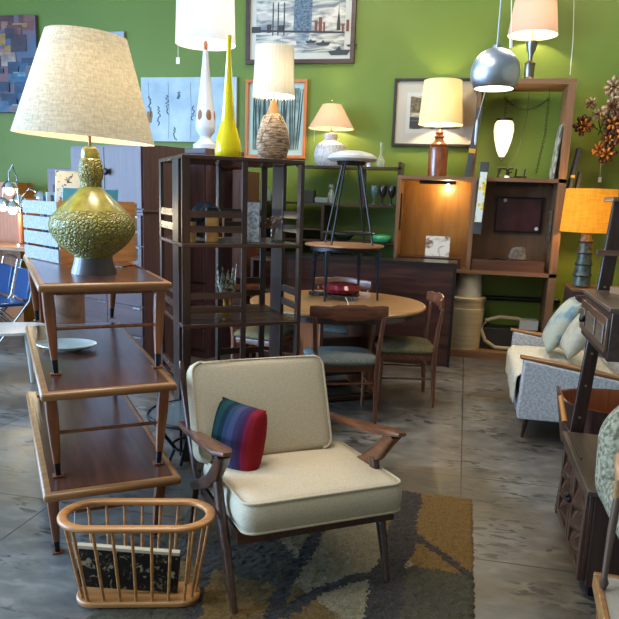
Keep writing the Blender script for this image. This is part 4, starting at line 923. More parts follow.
# ------------------------------------------------------------------ orange lamp by the sofa
SY = 6.75
zst = at(577, 287, SY).z; xo = at(581, 287, SY).x
ot = thing('lamp_cabinet', 'low dark cabinet carrying the orange lamp behind the sofa', 'cabinet', (xo-.10, SY-.2, 0))
MB().b2(0, .95, 0, .5, 0, zst-.02).build('body', MAHOX, ot); MB().b2(-.01, .96, -.01, .5, zst-.02, zst).build('top_edge', OAKX, ot)
for k in range(2): MB().b2(.03+k*.46, .47+k*.46, -.018, 0, .06, zst-.05).build('door', MAHOX, ot, bevel=.004)
ORS = shade_mat('orange_shade', (206, 142, 44), (232, 150, 44), .42, 60)
SG = noisy('weathered_bronze', (44, 54, 48), (92, 104, 92), (30, 30, 30), 4, .4, metal=.3)
rings_ = []
for k in range(5):
    y0 = 286-k*11.2; rings_ += [(9.2-k*.7, y0), (8.6-k*.7, y0-2), (7.8-k*.7, y0-8.5), (9.6-k*.7, y0-10), (9.4-k*.7, y0-11)]
lampset('ribbed pagoda lamp base with a wide glowing orange drum shade beside the sofa', xo, SY, zst+.001, 288, zst+.2,
    [('pagoda_body', SG, rings_+[(4, 231)])], (ORS, 26, 233, 24, 190), power=.9, col_=(1, .66, .25))
# ------------------------------------------------------------------ pendant
v = at(495, 73.5, 3.6); s_ = depth(v)/F
t = thing('pendant_lamp', 'polished chrome globe pendant hanging in the foreground', 'lamp', tuple(v))
r = 24.4*s_; pr_ = []
for k in range(0, 25):
    a = PI-(PI-.9)*0 - k*(PI-math.asin(.76))/24 if False else None
a0 = math.asin(.80)
pr_ = [(r*math.sin(a0+(PI-a0)*k/26), -r*math.cos(a0+(PI-a0)*k/26)) for k in range(27)]
pr_ = pr_[:-1]+[(0, r)]
pr_ = [(q[0], q[1]) for q in pr_]
gl = MB().lathe(pr_, n=56, close=False).build('chrome_globe', plain('brushed_chrome', (214, 220, 230), .32, 1), t, smooth=80, solid=.003)
MB().lathe([(0, -r*.45), (r*.9*.8, -r*.56), (r*.78, -r*.6), (r*.5, -r*.5), (0, -r*.5)], n=40, close=False).build('inner_diffuser', plain('lit_diffuser', (250, 240, 235), .4, emit=(255, 240, 230), es=3.5), t)
MB().lathe([(0, r*.97), (r*.2, r*.97), (r*.18, r*1.08), (0, r*1.1)], n=20, close=False).build('cap', CHROME, t)
MB().tube([(0, 0, r*1.05), (0, 0, ZC-v.z)], .004, 8).build('cord', plain('clear_cord', (190, 196, 196), .3), t)
w_ = at(479, 96, 3.62); o = MB().tube([(0, 0, 0), (0, 0, .02), (0, 0, .10), (0, 0, .12)], [.003, .006, .006, .003], 8).build('pull_cord', WHITE, t); o.location = Vector((w_.x-v.x, .02, -r*.6-.26))
MB().tube([(w_.x-v.x, .02, -r*.6-.15), (w_.x-v.x+.03, .01, -r*.55)], .001, 5).build('pull_chain', WHITE, t)
# second thin cord in front of the wall
o = MB().tube([at(511, 41, 5.5), at(511.5, 0, 5.5), (at(511.5, 0, 5.5).x, 5.5, ZC)], .004, 6).build('plug_cable', TAGW); MB().tube([at(511, 48, 5.5), at(511, 38, 5.5)], .012, 8).build('cord_end', WHITE, o); tag(o, 'thin white ceiling cord with a plug end beside the silver lamp', 'cord')
v = at(570, 0, 7.3); o = MB().tube([at(574, 0, 7.35), at(573, 40, 7.35), at(570, 75, 7.35)], .003, 5).build('beaded_string', TAGW); tag(o, 'thin pale beaded string hanging on the green wall left of the flower sculpture', 'string')
# ------------------------------------------------------------------ pictures on the back wall
def art(name, stops, scale, detail=6, dist=1.5, rough=.6, bands=None):
    return noisy(name, stops[0], stops[1], scale, detail, rough, .38, .62, c3=stops[2] if len(stops) > 2 else None, distort=dist)
def picture(label, p0, p1, Y, fw, fmat, mat_w, mat_m, art_fn, glass=False, tilt=0, d=.035):
    a, b_ = at(*p0, Y), at(*p1, Y); W, Hh = b_.x-a.x, a.z-b_.z
    t = thing('framed_picture', label, 'picture', ((a.x+b_.x)/2, BACK-.004, (a.z+b_.z)/2))
    f = MB(); f.b2(-W/2, W/2, -d, 0, Hh/2-fw, Hh/2); f.b2(-W/2, W/2, -d, 0, -Hh/2, -Hh/2+fw); f.b2(-W/2, -W/2+fw, -d, 0, -Hh/2+fw, Hh/2-fw); f.b2(W/2-fw, W/2, -d, 0, -Hh/2+fw, Hh/2-fw)
    f.build('frame', fmat, t, bevel=.004)
    w, h = W/2-fw, Hh/2-fw
    if mat_w: MB().b2(-w, w, -.012, 0, -h, h).build('mount', mat_m, t)
    art_fn(t, w-mat_w, h-mat_w); return t
YP = BACK-.02
def flat(parent, name, poly, y, m):
    return MB().prism(poly, y-.0012, y, 'xz').build(name, m, parent)
def rectp(x0, x1, z0, z1): return [(x0, z0), (x1, z0), (x1, z1), (x0, z1)]
PAPER = plain('paper_white', (196, 194, 182), .7); INK = plain('ink_dark', (58, 60, 64), .7)
def city(t, w, h):
    flat(t, 'sky_wash', rectp(-w, w, -h, h), -.0135, noisy('watercolour_sky', (112, 120, 124), (214, 208, 192), (4, 1, 16), 7, .7, .36, .62, distort=1.2))
    zb = -h+.30*2*h*.95
    flat(t, 'water', rectp(-w, w, -h, zb), -.0145, noisy('watercolour_water', (104, 114, 118), (206, 202, 186), (5, 1, 30), 6, .7, .36, .6, distort=.8))
    BT = noisy('tower_wash', (52, 74, 92), (112, 132, 146), (30, 1, 60), 4, .7)
    flat(t, 'tower', [(-.07, zb-.01), (.12, zb-.01), (.13, h-.08), (.12, h), (-.05, h-.03), (-.06, h-.06)], -.0155, BT)
    flat(t, 'tower_reflection', [(-.06, zb-.01), (.11, zb-.01), (.07, zb-.16), (-.03, zb-.14)], -.0155, noisy('tower_reflection', (90, 110, 124), (160, 170, 172), (10, 1, 50), 4, .7))
    RD = plain('brick_wash', (116, 70, 60), .7)
    for x, ww, hh in ((.17, .03, .1), (.215, .035, .13), (.255, .02, .08), (-.47, .1, .05), (-.33, .05, .07), (-.2, .06, .06), (.55, .03, .07), (.5, .03, .1), (.45, .02, .06)):
        flat(t, 'building', rectp(x-ww/2, x+ww/2, zb-.01, zb+hh), -.0165, RD if x > .1 else INK)
    flat(t, 'spire', [(.385, zb), (.425, zb), (.42, zb+.1), (.408, zb+.17), (.404, zb+.27), (.40, zb+.17), (.39, zb+.1)], -.0165, INK)
    for x in (-.235, -.29, -.17): flat(t, 'bridge_pier', rectp(x-.006, x+.006, zb-.04, zb+.28), -.0165, INK)
    flat(t, 'bridge_deck', [(-w, zb+.0), (w, zb-.03), (w, zb-.012), (-w, zb+.02)], -.0175, INK)
    for x, z, k in ((.42, zb-.2, 1.2), (.25, zb-.12, .8), (.12, zb-.1, .6), (.55, zb-.14, .6)):
        flat(t, 'boat', [(x-.1*k, z), (x-.07*k, z-.03*k), (x+.07*k, z-.03*k), (x+.1*k, z+.01*k), (x+.02*k, z+.012*k), (x, z+.04*k), (x-.03*k, z+.01*k)], -.0165, INK)
DKFR = wood('dark_frame', (52, 34, 26), (78, 54, 42), 'X', .4, .2)
picture('large dark-framed watercolour of a harbour with a tower and bridge, highest on the green wall', (247, -34), (354, 63.5), BACK-.02, .045, DKFR, .065, PAPER, city)
def birch(t, w, h):
    flat(t, 'print', rectp(-w, w, -h, h), -.0135, noisy('birch_ground', (88, 108, 102), (160, 174, 160), (6, 1, 6), 5, .7))
    rnd = random.Random(3); mb = MB()
    for k in range(26):
        x = -w+2*w*(k+.5)/26+rnd.uniform(-.012, .012); c_ = rnd.uniform(-.05, .05)
        mb.sweep([(x, -.0145, -h+.01), (x+c_*.5, -.0145, 0), (x+c_, -.0145, h-.01)], [.009, .016, .008], .002, side=(1, 0, 0), n=6)
    mb.build('tree_lines', plain('birch_lines', (44, 58, 54), .7), t)
picture('orange-framed print of thin dark tree trunks behind the woven lamp', (246, 79.5), (305.5, 159), BACK-.02, .035, wood('orange_frame', (178, 92, 40), (206, 120, 60), 'Z', .35, .2), .05, plain('mint_mount', (168, 190, 178), .7), birch)
def small_print(t, w, h):
    flat(t, 'inner_mount', rectp(-w*.99, w*.99, -h*.99, h*.99), -.0135, PAPER); w2, h2 = w-.04, h-.04
    flat(t, 'print', rectp(-w2, w2, -h2, h2), -.0145, noisy('landscape_print', (66, 58, 48), (198, 182, 152), (5, 1, 14), 6, .7, .4, .6, distort=1.0))
    flat(t, 'trees', [(-w2, 0), (-w2, h2), (-w2+.12, h2-.02), (-w2+.2, h2*.3), (-w2+.25, 0)], -.0155, noisy('tree_mass', (70, 60, 44), (132, 116, 84), (30, 1, 30), 5, .7))
    for z in (-h2*.25, -h2*.55): flat(t, 'shore_line', [(-w2, z), (w2*.3, z-.02), (w2, z+.01), (w2*.2, z-.045), (-w2, z-.03)], -.0158, INK)
picture('black-framed landscape print with a wide cream mount behind the amber lamp', (395, 78.5), (476, 147.5), BACK-.02, .028, plain('black_frame', (42, 32, 28), .4, coat=.2), .105, plain('cream_mount', (190, 180, 160), .7), small_print)
# pale blue sketch panel
a, b_ = at(141, 77.5, BACK-.03), at(236, 142.5, BACK-.03)
t = thing('sketch_panel', 'wide unframed pale blue panel of sparse line sketches behind the white lamp', 'picture', ((a.x+b_.x)/2, BACK-.004, (a.z+b_.z)/2)); w, h = (b_.x-a.x)/2, (a.z-b_.z)/2
MB().b2(-w, w, -.03, 0, -h, h).build('canvas', noisy('pale_blue_ground', (150, 172, 184), (190, 206, 212), (3, 1, 3), 5, .6), t)
BLI = plain('blue_ink', (74, 94, 124), .7); GRI = plain('green_ink', (70, 110, 70), .7)
mb = MB()
for x in (-.84, -.42, .05, .32): mb.sweep([(x*w, -.031, -h*.9), (x*w+.01, -.031, 0), (x*w, -.031, h*.85)], .006, .002, n=6)
mb.build('thin_lines', plain('grey_ink', (130, 140, 150), .7), t)
rnd = random.Random(5)
for nm, x, z, m, hh in (('sketched_figure', -.82, .1, INK, .22), ('blue_scribble', -.62, -.2, BLI, .2), ('blue_scribble', -.2, .45, BLI, .07), ('green_scribble', -.28, -.75, GRI, .14), ('dotted_scribble', -.44, .15, BLI, .2), ('blue_scribble', .1, -.1, BLI, .15)):
    mb = MB(); mb.tube([(x*w+rnd.uniform(-.02, .02), -.031, z*h+hh*(k/12-.5)) for k in range(13)], .006, 5); mb.build(nm, m, t)
MB().lathe([(0, -.02), (.02, -.02), (.035, .06), (.03, .1), (0, .1)], n=10).build('painted_pot', plain('brown_pot', (150, 110, 70), .7), t).matrix_local = Matrix.Translation((-.82*w, -.031, -.12)) @ Matrix.Diagonal((1, .05, 1, 1))
# abstract diptych at the left
def abstract(x0, x1, z0, z1, seed, label):
    t = thing('abstract_painting', label, 'painting', ((x0+x1)/2, BACK-.004, (z0+z1)/2)); w, h = (x1-x0)/2, (z1-z0)/2; r_ = random.Random(seed)
    MB().b2(-w, w, -.04, 0, -h, h).build('canvas', noisy('abstract_ground', (50, 92, 122), (120, 84, 86), (1.5, 1.5, 1.5), 5, .6, .4, .6), t)
    top = [(116, 70, 62), (140, 98, 86), (88, 52, 50), (60, 46, 58), (150, 112, 60), (64, 72, 92), (150, 130, 120)]; lo = [(34, 66, 98), (44, 88, 118), (96, 136, 152), (36, 54, 78), (64, 92, 116), (110, 96, 100)]
    for k in range(60):
        zc = h*(1-2*(k+.5)/60)+r_.uniform(-.03, .03); xc = r_.uniform(-w*.8, w*.8); c_ = r_.choice(top if zc > h*.05 else lo)
        ww, hh = r_.uniform(.02, .11), r_.uniform(.02, .1); x_0, x_1 = max(-w, xc-ww), min(w, xc+ww); z_0, z_1 = max(-h, zc-hh), min(h, zc+hh)
        MB().b2(x_0, x_1, -.0412-.0003*k, -.04, z_0, z_1).build('colour_patch', noisy('patch_%d_%d_%d' % c_, tuple(int(q*.8) for q in c_), tuple(min(255, int(q*1.15)) for q in c_), (9, 9, 14), 6, .6), t)
v0, v1 = at(-25, 17, YP), at(42, 111, YP)
abstract(v0.x, v1.x-.02, v1.z-.02, v0.z, 4, 'abstract painting of rusty red and blue blocks at the left of the green wall')
a, b_ = at(96, 31, YP), at(125, 66, YP)
o = MB().b2(-.17, .17, -.03, 0, -.17, .17).build('small_canvas', noisy('pale_blue_small', (120, 140, 170), (170, 180, 196), (6, 6, 6), 4, .6)); place(o, (b_.x-.17, BACK-.004, (a.z+b_.z)/2)); tag(o, 'small blue-grey canvas on the green wall peeking out behind the linen shade', 'picture')
# ------------------------------------------------------------------ metal flower wall sculpture
fs = thing('flower_sculpture', 'branching wall sculpture of brown and gold metal leaf flowers at the right', 'wall sculpture', tuple(at(607, 130, 7.25)))
FO = fs.location.copy()
LB = noisy('copper_leaf', (58, 32, 22), (96, 56, 38), (20, 20, 20), 3, .4, metal=.4); LG = noisy('gold_leaf', (150, 92, 36), (190, 126, 56), (20, 20, 20), 3, .35, metal=.5); LP = noisy('pale_leaf', (140, 116, 90), (176, 152, 120), (20, 20, 20), 3, .4, metal=.4)
rf = random.Random(11)
def flower(px, py, rpx, m1, m2, Y=7.18):
    v = at(px, py, Y)-FO; s_ = depth(v+FO)/F; r = rpx*s_
    for ring, m, k0, rr, tl in ((0, m1, 8, r, .25), (1, m2, 5, r*.62, .5)):
        mb = MB()
        for k in range(k0):
            a = 2*PI*k/k0+rf.uniform(-.2, .2); L = rr*rf.uniform(.85, 1.1); c_, s2 = math.cos(a), math.sin(a)
            P = lambda u, w: (v.x+c_*u-s2*w, v.y-.02-ring*.02-u*tl, v.z+s2*u+c_*w)
            q = [P(0, 0), P(L*.35, L*.16), P(L*.45, L*.30), P(L*.62, L*.18), P(L*.78, L*.24), P(L, 0), P(L*.78, -L*.24), P(L*.62, -L*.18), P(L*.45, -L*.30), P(L*.35, -L*.16)]
            vs = [mb.bm.verts.new(p_) for p_ in q]; cv = mb.bm.verts.new(P(L*.5, 0))
            cv.co.y -= .012
            for j in range(len(vs)): mb.bm.faces.new((vs[j], vs[(j+1) % len(vs)], cv))
        mb.build('leaf_ring', m, fs, solid=.003, smooth=180)
for f_ in ((583, 126, 11, LB, LG), (612, 124, 12, LB, LG), (606, 154, 11, LB, LG), (598, 150, 8, LG, LG), (612, 108, 11, LP, LB), (590, 104, 7, LP, LP), (597, 115, 6, LP, LP), (614, 88, 11, LP, LP), (622, 135, 12, LB, LG), (608, 140, 9, LB, LG), (625, 100, 12, LP, LB)): flower(*f_)
br = MB(); J = lambda px, py: at(px, py, 7.28)-FO
for a, b_ in (((598, 135), (612, 92)), ((598, 130), (583, 126)), ((600, 128), (590, 104)), ((600, 130), (606, 154)), ((603, 120), (625, 112)), ((603, 128), (622, 138))):
    br.tube([J(*a), (J(*a)+J(*b_))/2+Vector((.02, 0, .02)), J(*b_)], .006, 6)
br.build('branches', BRZ, fs)
MB().tube([J(601, 160), J(600, 176)], .002, 5).build('tag_string', TAGW, fs); q_ = J(600, 178); MB().b2(q_.x-.015, q_.x+.015, q_.y-.002, q_.y+.002, q_.z-.04, q_.z+.01).build('price_tag', TAGW, fs)
# ------------------------------------------------------------------ sofa
SO = on(516, 431, 0); so = thing('sofa', 'pale grey patterned sofa with wooden arm rails and a cream throw, by the display unit', 'sofa', (.42, 4.42, 0), 0)
SF = noisy('grey_brocade', (168, 169, 172), (196, 196, 195), (60, 60, 60), 4, .85, .42, .58, bump=.2, bscale=60, spec=.1)
SL_, SDp = 1.12, .82
for y0 in (0, SL_-.10): 
    a = MB().prism([(0.0, .165), (SDp, .165), (SDp, .43), (.01, .555)], y0, y0+.10, 'xz').build('arm', SF, so, bevel=.012, seg=3)
    MB().sweep([(-.01, y0+.05, .565), (.25, y0+.05, .535), (SDp, y0+.05, .442)], [.07, .085, .07], [.022, .026, .022], side=(0, 1, 0), p=3.5).build('arm_rail', TEAK, a)
MB().b2(.003, SDp, .10, SL_-.10, .165, .29).build('base_frame', SF, so, bevel=.01)
MB().prism([(.62, .29), (.86, .29), (.98, .82), (.84, .86)], .102, SL_-.102, 'xz').build('back', SF, so, bevel=.03, seg=3)
MB().cushion((.335, SL_/2, .355), (.63, SL_-.22, .12), crown=.015, bulge=.015, rc=.05).build('seat_cushion', noisy('grey_seat', (150, 148, 142), (176, 172, 164), (80, 80, 80), 3, .9, bump=.2, bscale=150), so, smooth=70)
for x, y, sx, sy in ((.07, .13, -1, 1), (.75, .06, 1, -1), (.07, SL_-.06, -1, 1), (.75, SL_-.06, 1, 1)):
    MB().sweep([(x, y, .165), (x+.015*sx, y+.015*sy, .0)], [.042, .02], [.042, .02], p=2.4).build('leg', CW1, so)
THR = noisy('cream_throw', (198, 190, 168), (218, 210, 190), (60, 60, 60), 3, .95, bump=.4, bscale=70, spec=.05)
tw = MB(); nu, nv = 26, 26; G_ = []
for i in range(nu+1):
    row = []
    for j in range(nv+1):
        u, vv = i/nu, j/nv; s_d = u*.80; y = .103+vv*(SL_-.21)
        if s_d < .60: x, z = .60-s_d, .432+.004*math.sin(9*vv+5*u)+.012*(1 if u > .3 else .2)
        else: d_ = s_d-.60; x = -.01-.006*min(1, d_/.05)-.003*(1+math.sin(vv*21+u*3))*min(1, d_*6); z = .438-d_-.015*math.sin(vv*7)
        if .52 < s_d < .62: z -= .006; x += 0
        row.append(tw.bm.verts.new((x, y, z)))
    G_.append(row)
for i in range(nu):
    for j in range(nv): tw.bm.faces.new((G_[i][j], G_[i+1][j], G_[i+1][j+1], G_[i][j+1]))
o = tw.build('throw', THR, smooth=180, solid=.012); o.modifiers['solid'].offset = 1; place(o, (.42, 4.42, .004), 0); tag(o, 'cream throw spread over the seat and front of the grey sofa', 'throw')
def sof(x, y, z): return (.42+x, 4.42+y, z)
PB = noisy('pale_blue_floral', (118, 142, 154), (176, 176, 156), (9, 9, 9), 3, .85, .4, .56, c3=(150, 164, 152), bump=.2, bscale=120)
PW = noisy('ivory_crewel', (164, 158, 138), (190, 184, 164), (12, 12, 12), 3, .9, bump=.5, bscale=50)
for nm, lab, m, loc, rz, tl, sz in (('throw_pillow', 'pale blue and ivory floral pillow, front one of the two leaning on the sofa', PB, at(561, 324, 5.15), 32, 62, (.40, .42, .15)), ('throw_pillow', 'ivory textured pillow behind the pale blue one on the sofa', PW, at(581, 331, 4.82), 34, 60, (.38, .38, .15))):
    o = MB().pillow(sz, Matrix.Identity(4)).build(nm, m, smooth=180)
    o.matrix_world = Matrix.Translation((loc.x, loc.y, loc.z)) @ Matrix.Rotation(R(-90-10+rz*.3), 4, 'Z') @ Matrix.Rotation(R(tl), 4, 'X') @ Matrix.Rotation(R(0), 4, 'Z')
    tag(o, lab, 'pillow')
# ------------------------------------------------------------------ right-hand group
KX = .545; CZ = .455
co = thing('console_cabinet', 'low dark walnut console with carved diamond doors at the right edge', 'cabinet', (KX, 2.62, 0))
CL = .70
MB().prism([(-.015, -.01), (.42, -.01), (.44, .25), (.40, .5), (.42, CL), (-.015, CL+.02)], CZ-.022, CZ, 'xy').build('top', wood('console_top', (56, 44, 37), (78, 62, 51), 'Y', .45, .1), co, bevel=.004)
MB().b2(0.022, .36, 0, CL, .055, CZ-.022).build('body', wood('console_side', (40, 26, 20), (64, 42, 32), 'Z', .4, .2), co)
MB().b2(.04, .34, .03, CL-.03, .0, .055).build('plinth', BLK, co)
CWD = wood('carved_door', (50, 32, 24), (78, 52, 39), 'Z', .35, .2)
for k, (y0, y1) in enumerate(((.03, CL/2-.004), (CL/2+.004, CL-.03))):
    d_ = MB().b2(.004, .022, y0, y1, .06, CZ-.03).build('door', CWD, co, bevel=.003)
    fr_ = MB(); fr_.b2(-.008, .004, y0, y0+.045, .06, CZ-.03); fr_.b2(-.008, .004, y1-.045, y1, .06, CZ-.03); fr_.b2(-.008, .004, y0+.045, y1-.045, CZ-.065, CZ-.03); fr_.b2(-.008, .004, y0+.045, y1-.045, .06, .095)
    fr_.build('door_frame', CWD, d_, bevel=.002)
    dm = MB(); h0, h1 = .10, CZ-.07; yc = (y0+y1)/2; hw = (y1-y0)/2-.055
    for i in range(3):
        zc = h0+(h1-h0)*(i+.5)/3; hh = (h1-h0)/6
        for s1 in (-1, 1):
            vs = [dm.bm.verts.new(p_) for p_ in ((.002, yc, zc+s1*hh), (.002, yc+hw, zc+hh*0), (.002, yc-hw, zc), (-.022, yc, zc))]
            dm.bm.faces.new((vs[0], vs[1], vs[3])); dm.bm.faces.new((vs[0], vs[3], vs[2]))
    for i in range(2):
        zc = h0+(h1-h0)*(i+1)/3; hh = (h1-h0)/7
        for sy in (-1, 1):
            vs = [dm.bm.verts.new(p_) for p_ in ((.002, yc+sy*hw, zc+hh), (.002, yc+sy*hw, zc-hh), (.002, yc+sy*hw*.12, zc), (-.02, yc+sy*hw*.75, zc))]
            dm.bm.faces.new((vs[0], vs[2], vs[3])); dm.bm.faces.new((vs[2], vs[1], vs[3])); dm.bm.faces.new((vs[1], vs[0], vs[3]))
    dm.build('carved_diamonds', CWD, d_, smooth=10)
    yk = y1-.02 if k == 0 else y0+.02
    MB().ball((-.018, yk, .27), .012, 12).build('knob', BLK, d_)
# long-handled tool lying along the top's front edge
A, B = at(562, 419, 3.5), at(567, 441, 3.45)
t = thing('wooden_handled_rod', 'thin dark rod with an orange wooden handle at the far end of the console', 'rod', (0, 0, 0))
P0 = Vector((KX+.012, 3.56, .50)); P1 = Vector((KX+.012, 3.46, .462)); P2 = Vector((KX+.012, 2.95, .462))
MB().tube([Vector((KX-.0, 3.60, .555)), P1], [.012, .014], 10).build('handle', plain('orange_wood', (176, 116, 48), .4), t); MB().tube([P1, Vector((KX+.01, 3.42, .4605)), P2], .0045, 8).build('rod', plain('dark_rod', (60, 56, 52), .4, .5), t)
# curved bentwood shell behind the console
VS = at(559.5, 386, 3.76)
sh_ = thing('bentwood_shell', 'curved dark bentwood tub with an orange-brown inside behind the console', 'tub chair', (VS.x+.345, 3.76, 0))
mb = MB(); mi = MB(); n = 60
def shell(mb, r0, r1, dz):
    A_ = []
    for k in range(n+1):
        a = PI+2*PI*k/n; u = k/n; c_, s_ = math.cos(a), math.sin(a)
        zt = VS.z-.045+.045*max(0, 1-min(u, 1-u)*16)+dz-.03*max(0, math.sin(u*PI*2))
        ex, ey = .36, .21
        A_.append([mb.bm.verts.new((ex*c_*r, ey*s_*r, z)) for r, z in ((r0*.86, .27), (r0, zt), (r1, zt), (r1*.86, .27))])
    for P_, Q_ in zip(A_[:-1], A_[1:]):
        for j in range(4): mb.bm.faces.new((P_[j], P_[(j+1) % 4], Q_[(j+1) % 4], Q_[j]))
shell(mb, 1.0, .965, 0); mb.build('outer_shell', wood('shell_outer', (48, 28, 24), (84, 54, 48), 'Z', .25, .4), sh_)
shell(mi, .962, .94, -.003); mi.build('inner_lining', wood('shell_inner', (118, 62, 34), (146, 82, 48), 'Z', .3, .3), sh_)
mb = MB(); 
for k in range(n+1):
    pass
MB().prism([(.36*.86*math.cos(2*PI*k/28), .21*.86*math.sin(2*PI*k/28)) for k in range(28)], .28, .31, 'xy').build('seat_board', _m['shell_inner'], sh_)
for x, y in ((-.2, -.12), (.2, -.12), (-.2, .14), (.2, .14)): MB().tube([(x, y, 0), (x, y, .3)], .014, 8).build('leg', BLK, sh_)
# pole shelving with a drawer box
PX_, PY_ = .632, 3.42; PTOP = at(611, 197, PY_).z
pu = thing('pole_shelf_unit', 'dark walnut upright shelving with peg holes and a brown top board at the right', 'shelf', (PX_, PY_, 0))
DKW = wood('pole_walnut', (36, 22, 17), (62, 40, 30), 'Z', .3, .3)
PA, PB = at(576, 433, PY_), at(621, 198, PY_); PD = (PB-PA)/(PB.z-PA.z); P0_ = PA-PD*PA.z
pu.location = (P0_.x, PY_, 0)
pole = MB().sweep([(0, 0, 0), PD*(PTOP-.02)], .06, .036, side=(1, 0, 0), p=14).build('pole', DKW, pu, bevel=.003)
MB().b2(PD.x*PTOP-.055, PD.x*PTOP+.5, -.12, .10, PTOP-.02, PTOP).build('shelf_board', wood('board_brown', (92, 64, 46), (122, 88, 64), 'X', .4, .1), pu, bevel=.003)
pole2 = MB().sweep([(.47, 0, 0), Vector((.47, 0, 0))+PD*(PTOP-.02)], .06, .036, side=(1, 0, 0), p=14).build('pole', DKW, pu, bevel=.003)
for k in range(6):
    z = .35+k*.16; MB().tube([(PD.x*z, -.0205, z), (PD.x*z, -.017, z)], .006, 10).build('peg_hole', plain('peg_brass', (150, 130, 100), .4, .6), pole)
zt_ = on(585, 293, 1.0); 
def pol(px, py, Y): v = at(px, py, Y); return v
bz1 = 1.17; 
vA = at(585.5, 293, 3.38); bz1 = vA.z; 
DBX0, DBY0 = vA.x-PX_, vA.y-PY_
dbx = thing('drawer_box', 'dark walnut drawer box with inset panels hung on the pole shelving', 'drawer unit', (vA.x, vA.y, 0), R(-90))
bw, bd_, bh = .62, .40, .19
E_ = wood('drawer_walnut', (74, 50, 36), (108, 78, 58), 'X', .35, .2)
MB().b2(0, bw, 0, bd_, bz1-bh, bz1).build('case', wood('drawer_case', (44, 30, 24), (70, 50, 40), 'X', .35, .3), dbx, bevel=.003)
MB().b2(-.004, bw, -.012, bd_, bz1, bz1+.018).build('top_board', wood('drawer_top', (70, 52, 40), (98, 76, 60), 'X', .4, .1), dbx, bevel=.003)
for k in range(1):
    d_ = MB().b2(.015, bw-.015, -.014, 0, bz1-bh+.03, bz1-.025).build('drawer', E_, dbx, bevel=.003)
    for x0, x1 in ((.04, .155), (.2, .40), (.44, .585)): 
        f_ = MB(); z0, z1 = bz1-bh+.06, bz1-.055; f_.b2(x0, x1, -.022, -.0142, z0, z1); f_.build('inset_panel', wood('pale_inset', (84, 66, 50), (112, 92, 72), 'X', .4, .1), d_, bevel=.005)
    MB().ball((.178, -.03, bz1-bh/2), .016, 14).build('knob', BLK, d_); MB().box((.178, -.017, bz1-bh/2), (.05, .006, .03)).build('knob_plate', BLK, d_)
o = MB().box((0, 0, 0), (.12, .06, .03)).build('wooden_block', plain('pale_block', (140, 104, 74), .5)); place(o, (vA.x+.13, vA.y-.16, bz1+.034), R(-70)); tag(o, 'small pale wooden block on top of the drawer box', 'block')
for zp, xx in ((at(605, 253, PY_-.05).z, 0),):
    MB().b2(PD.x*zp-.065, PD.x*zp+.03, -.05, -.018, zp-.012, zp+.012).build('shelf_bracket', wood('bracket', (84, 58, 42), (116, 84, 62), 'X', .4, .1), pu)
# marble platform table
mt = thing('marble_table', 'low wood-rimmed marble-topped table in the bottom right corner', 'table', (.466, 1.70, 0), R(-4))
MB().b2(.02, .8, .02, .52, .31, .322).build('marble_top', noisy('marble', (150, 140, 124), (186, 178, 162), (4, 4, 4), 7, .2, .35, .7, coat=.4, distort=1.5), mt)
f_ = MB(); f_.b2(0, .82, 0, .02, .27, .326); f_.b2(0, .82, .52, .54, .27, .326); f_.b2(0, .02, .02, .52, .27, .326); f_.b2(.8, .82, .02, .52, .27, .326); f_.build('rim', TEAK, mt, bevel=.004)
MB().b2(.02, .8, .02, .52, .27, .31).build('underframe', TEAKZ, mt)
for x, y in ((.04, .04), (.78, .04), (.04, .5), (.78, .5)): MB().sweep([(x, y, .27), (x, y, 0)], [.045, .028], [.045, .028], p=4).build('leg', TEAKZ, mt)
# green-cream upholstered armchair standing on it
AL = noisy('leafy_boucle', (96, 90, 72), (150, 143, 118), (64, 64, 64), 4, .95, .4, .6, bump=.5, bscale=60, spec=.05)
gz = .327
ga = thing('upholstered_armchair', 'mottled green-cream upholstered armchair with wooden arms, standing on the marble table', 'armchair', (.505, 2.16, gz))
LEGW = wood('green_chair_wood', (66, 48, 36), (98, 74, 56), 'Z', .35, .2)
lp0 = on(603, 588, gz)
lx, ly = lp0.x-.505, lp0.y-2.16
MB().sweep([(lx, ly, .0), (lx, ly, .02), (lx, ly, .04), (lx+.004, ly+.005, .2), (lx+.015, ly+.02, .36)], [.018, .03, .018, .024, .024], [.018, .03, .018, .024, .024], p=2.4).build('leg', LEGW, ga)
MB().sweep([(lx+.3, ly+.02, .0), (lx+.3, ly+.02, .36)], [.02, .026], [.02, .026], p=2.4).build('leg', LEGW, ga)
MB().sweep([(lx+.012, ly+.02, .30), (lx+.012, ly+.0, .36), (lx+.022, ly+.10, .40), (lx+.2, ly+.28, .42)], [.03, .034, .034, .03], [.03, .034, .03, .03], side=(1, 0, 0), p=3).build('arm', wood('green_chair_arm', (138, 100, 62), (170, 128, 84), 'Y', .35, .2), ga)
bb = MB(); bb.cushion((0, 0, 0), (.5, .46, .13), crown=.03, bulge=.02, rc=.16, M=Matrix.Translation((.29, .34, .30)) @ Matrix.Rotation(R(-12), 4, 'X') @ Matrix.Rotation(R(90), 4, 'X')); bb.build('back', AL, ga, smooth=80)
bb = MB(); bb.cushion((0, 0, 0), (.36, .34, .08), crown=.02, bulge=.01, rc=.12, M=Matrix.Translation((.32, .28, .34)) @ Matrix.Rotation(R(-12), 4, 'X') @ Matrix.Rotation(R(90), 4, 'X')); bb.build('back_panel', AL, ga, smooth=80)
bb = MB(); bb.cushion((.30, .14, .2), (.5, .42, .11), crown=.02, bulge=.01, rc=.06); bb.build('seat', AL, ga, smooth=80)
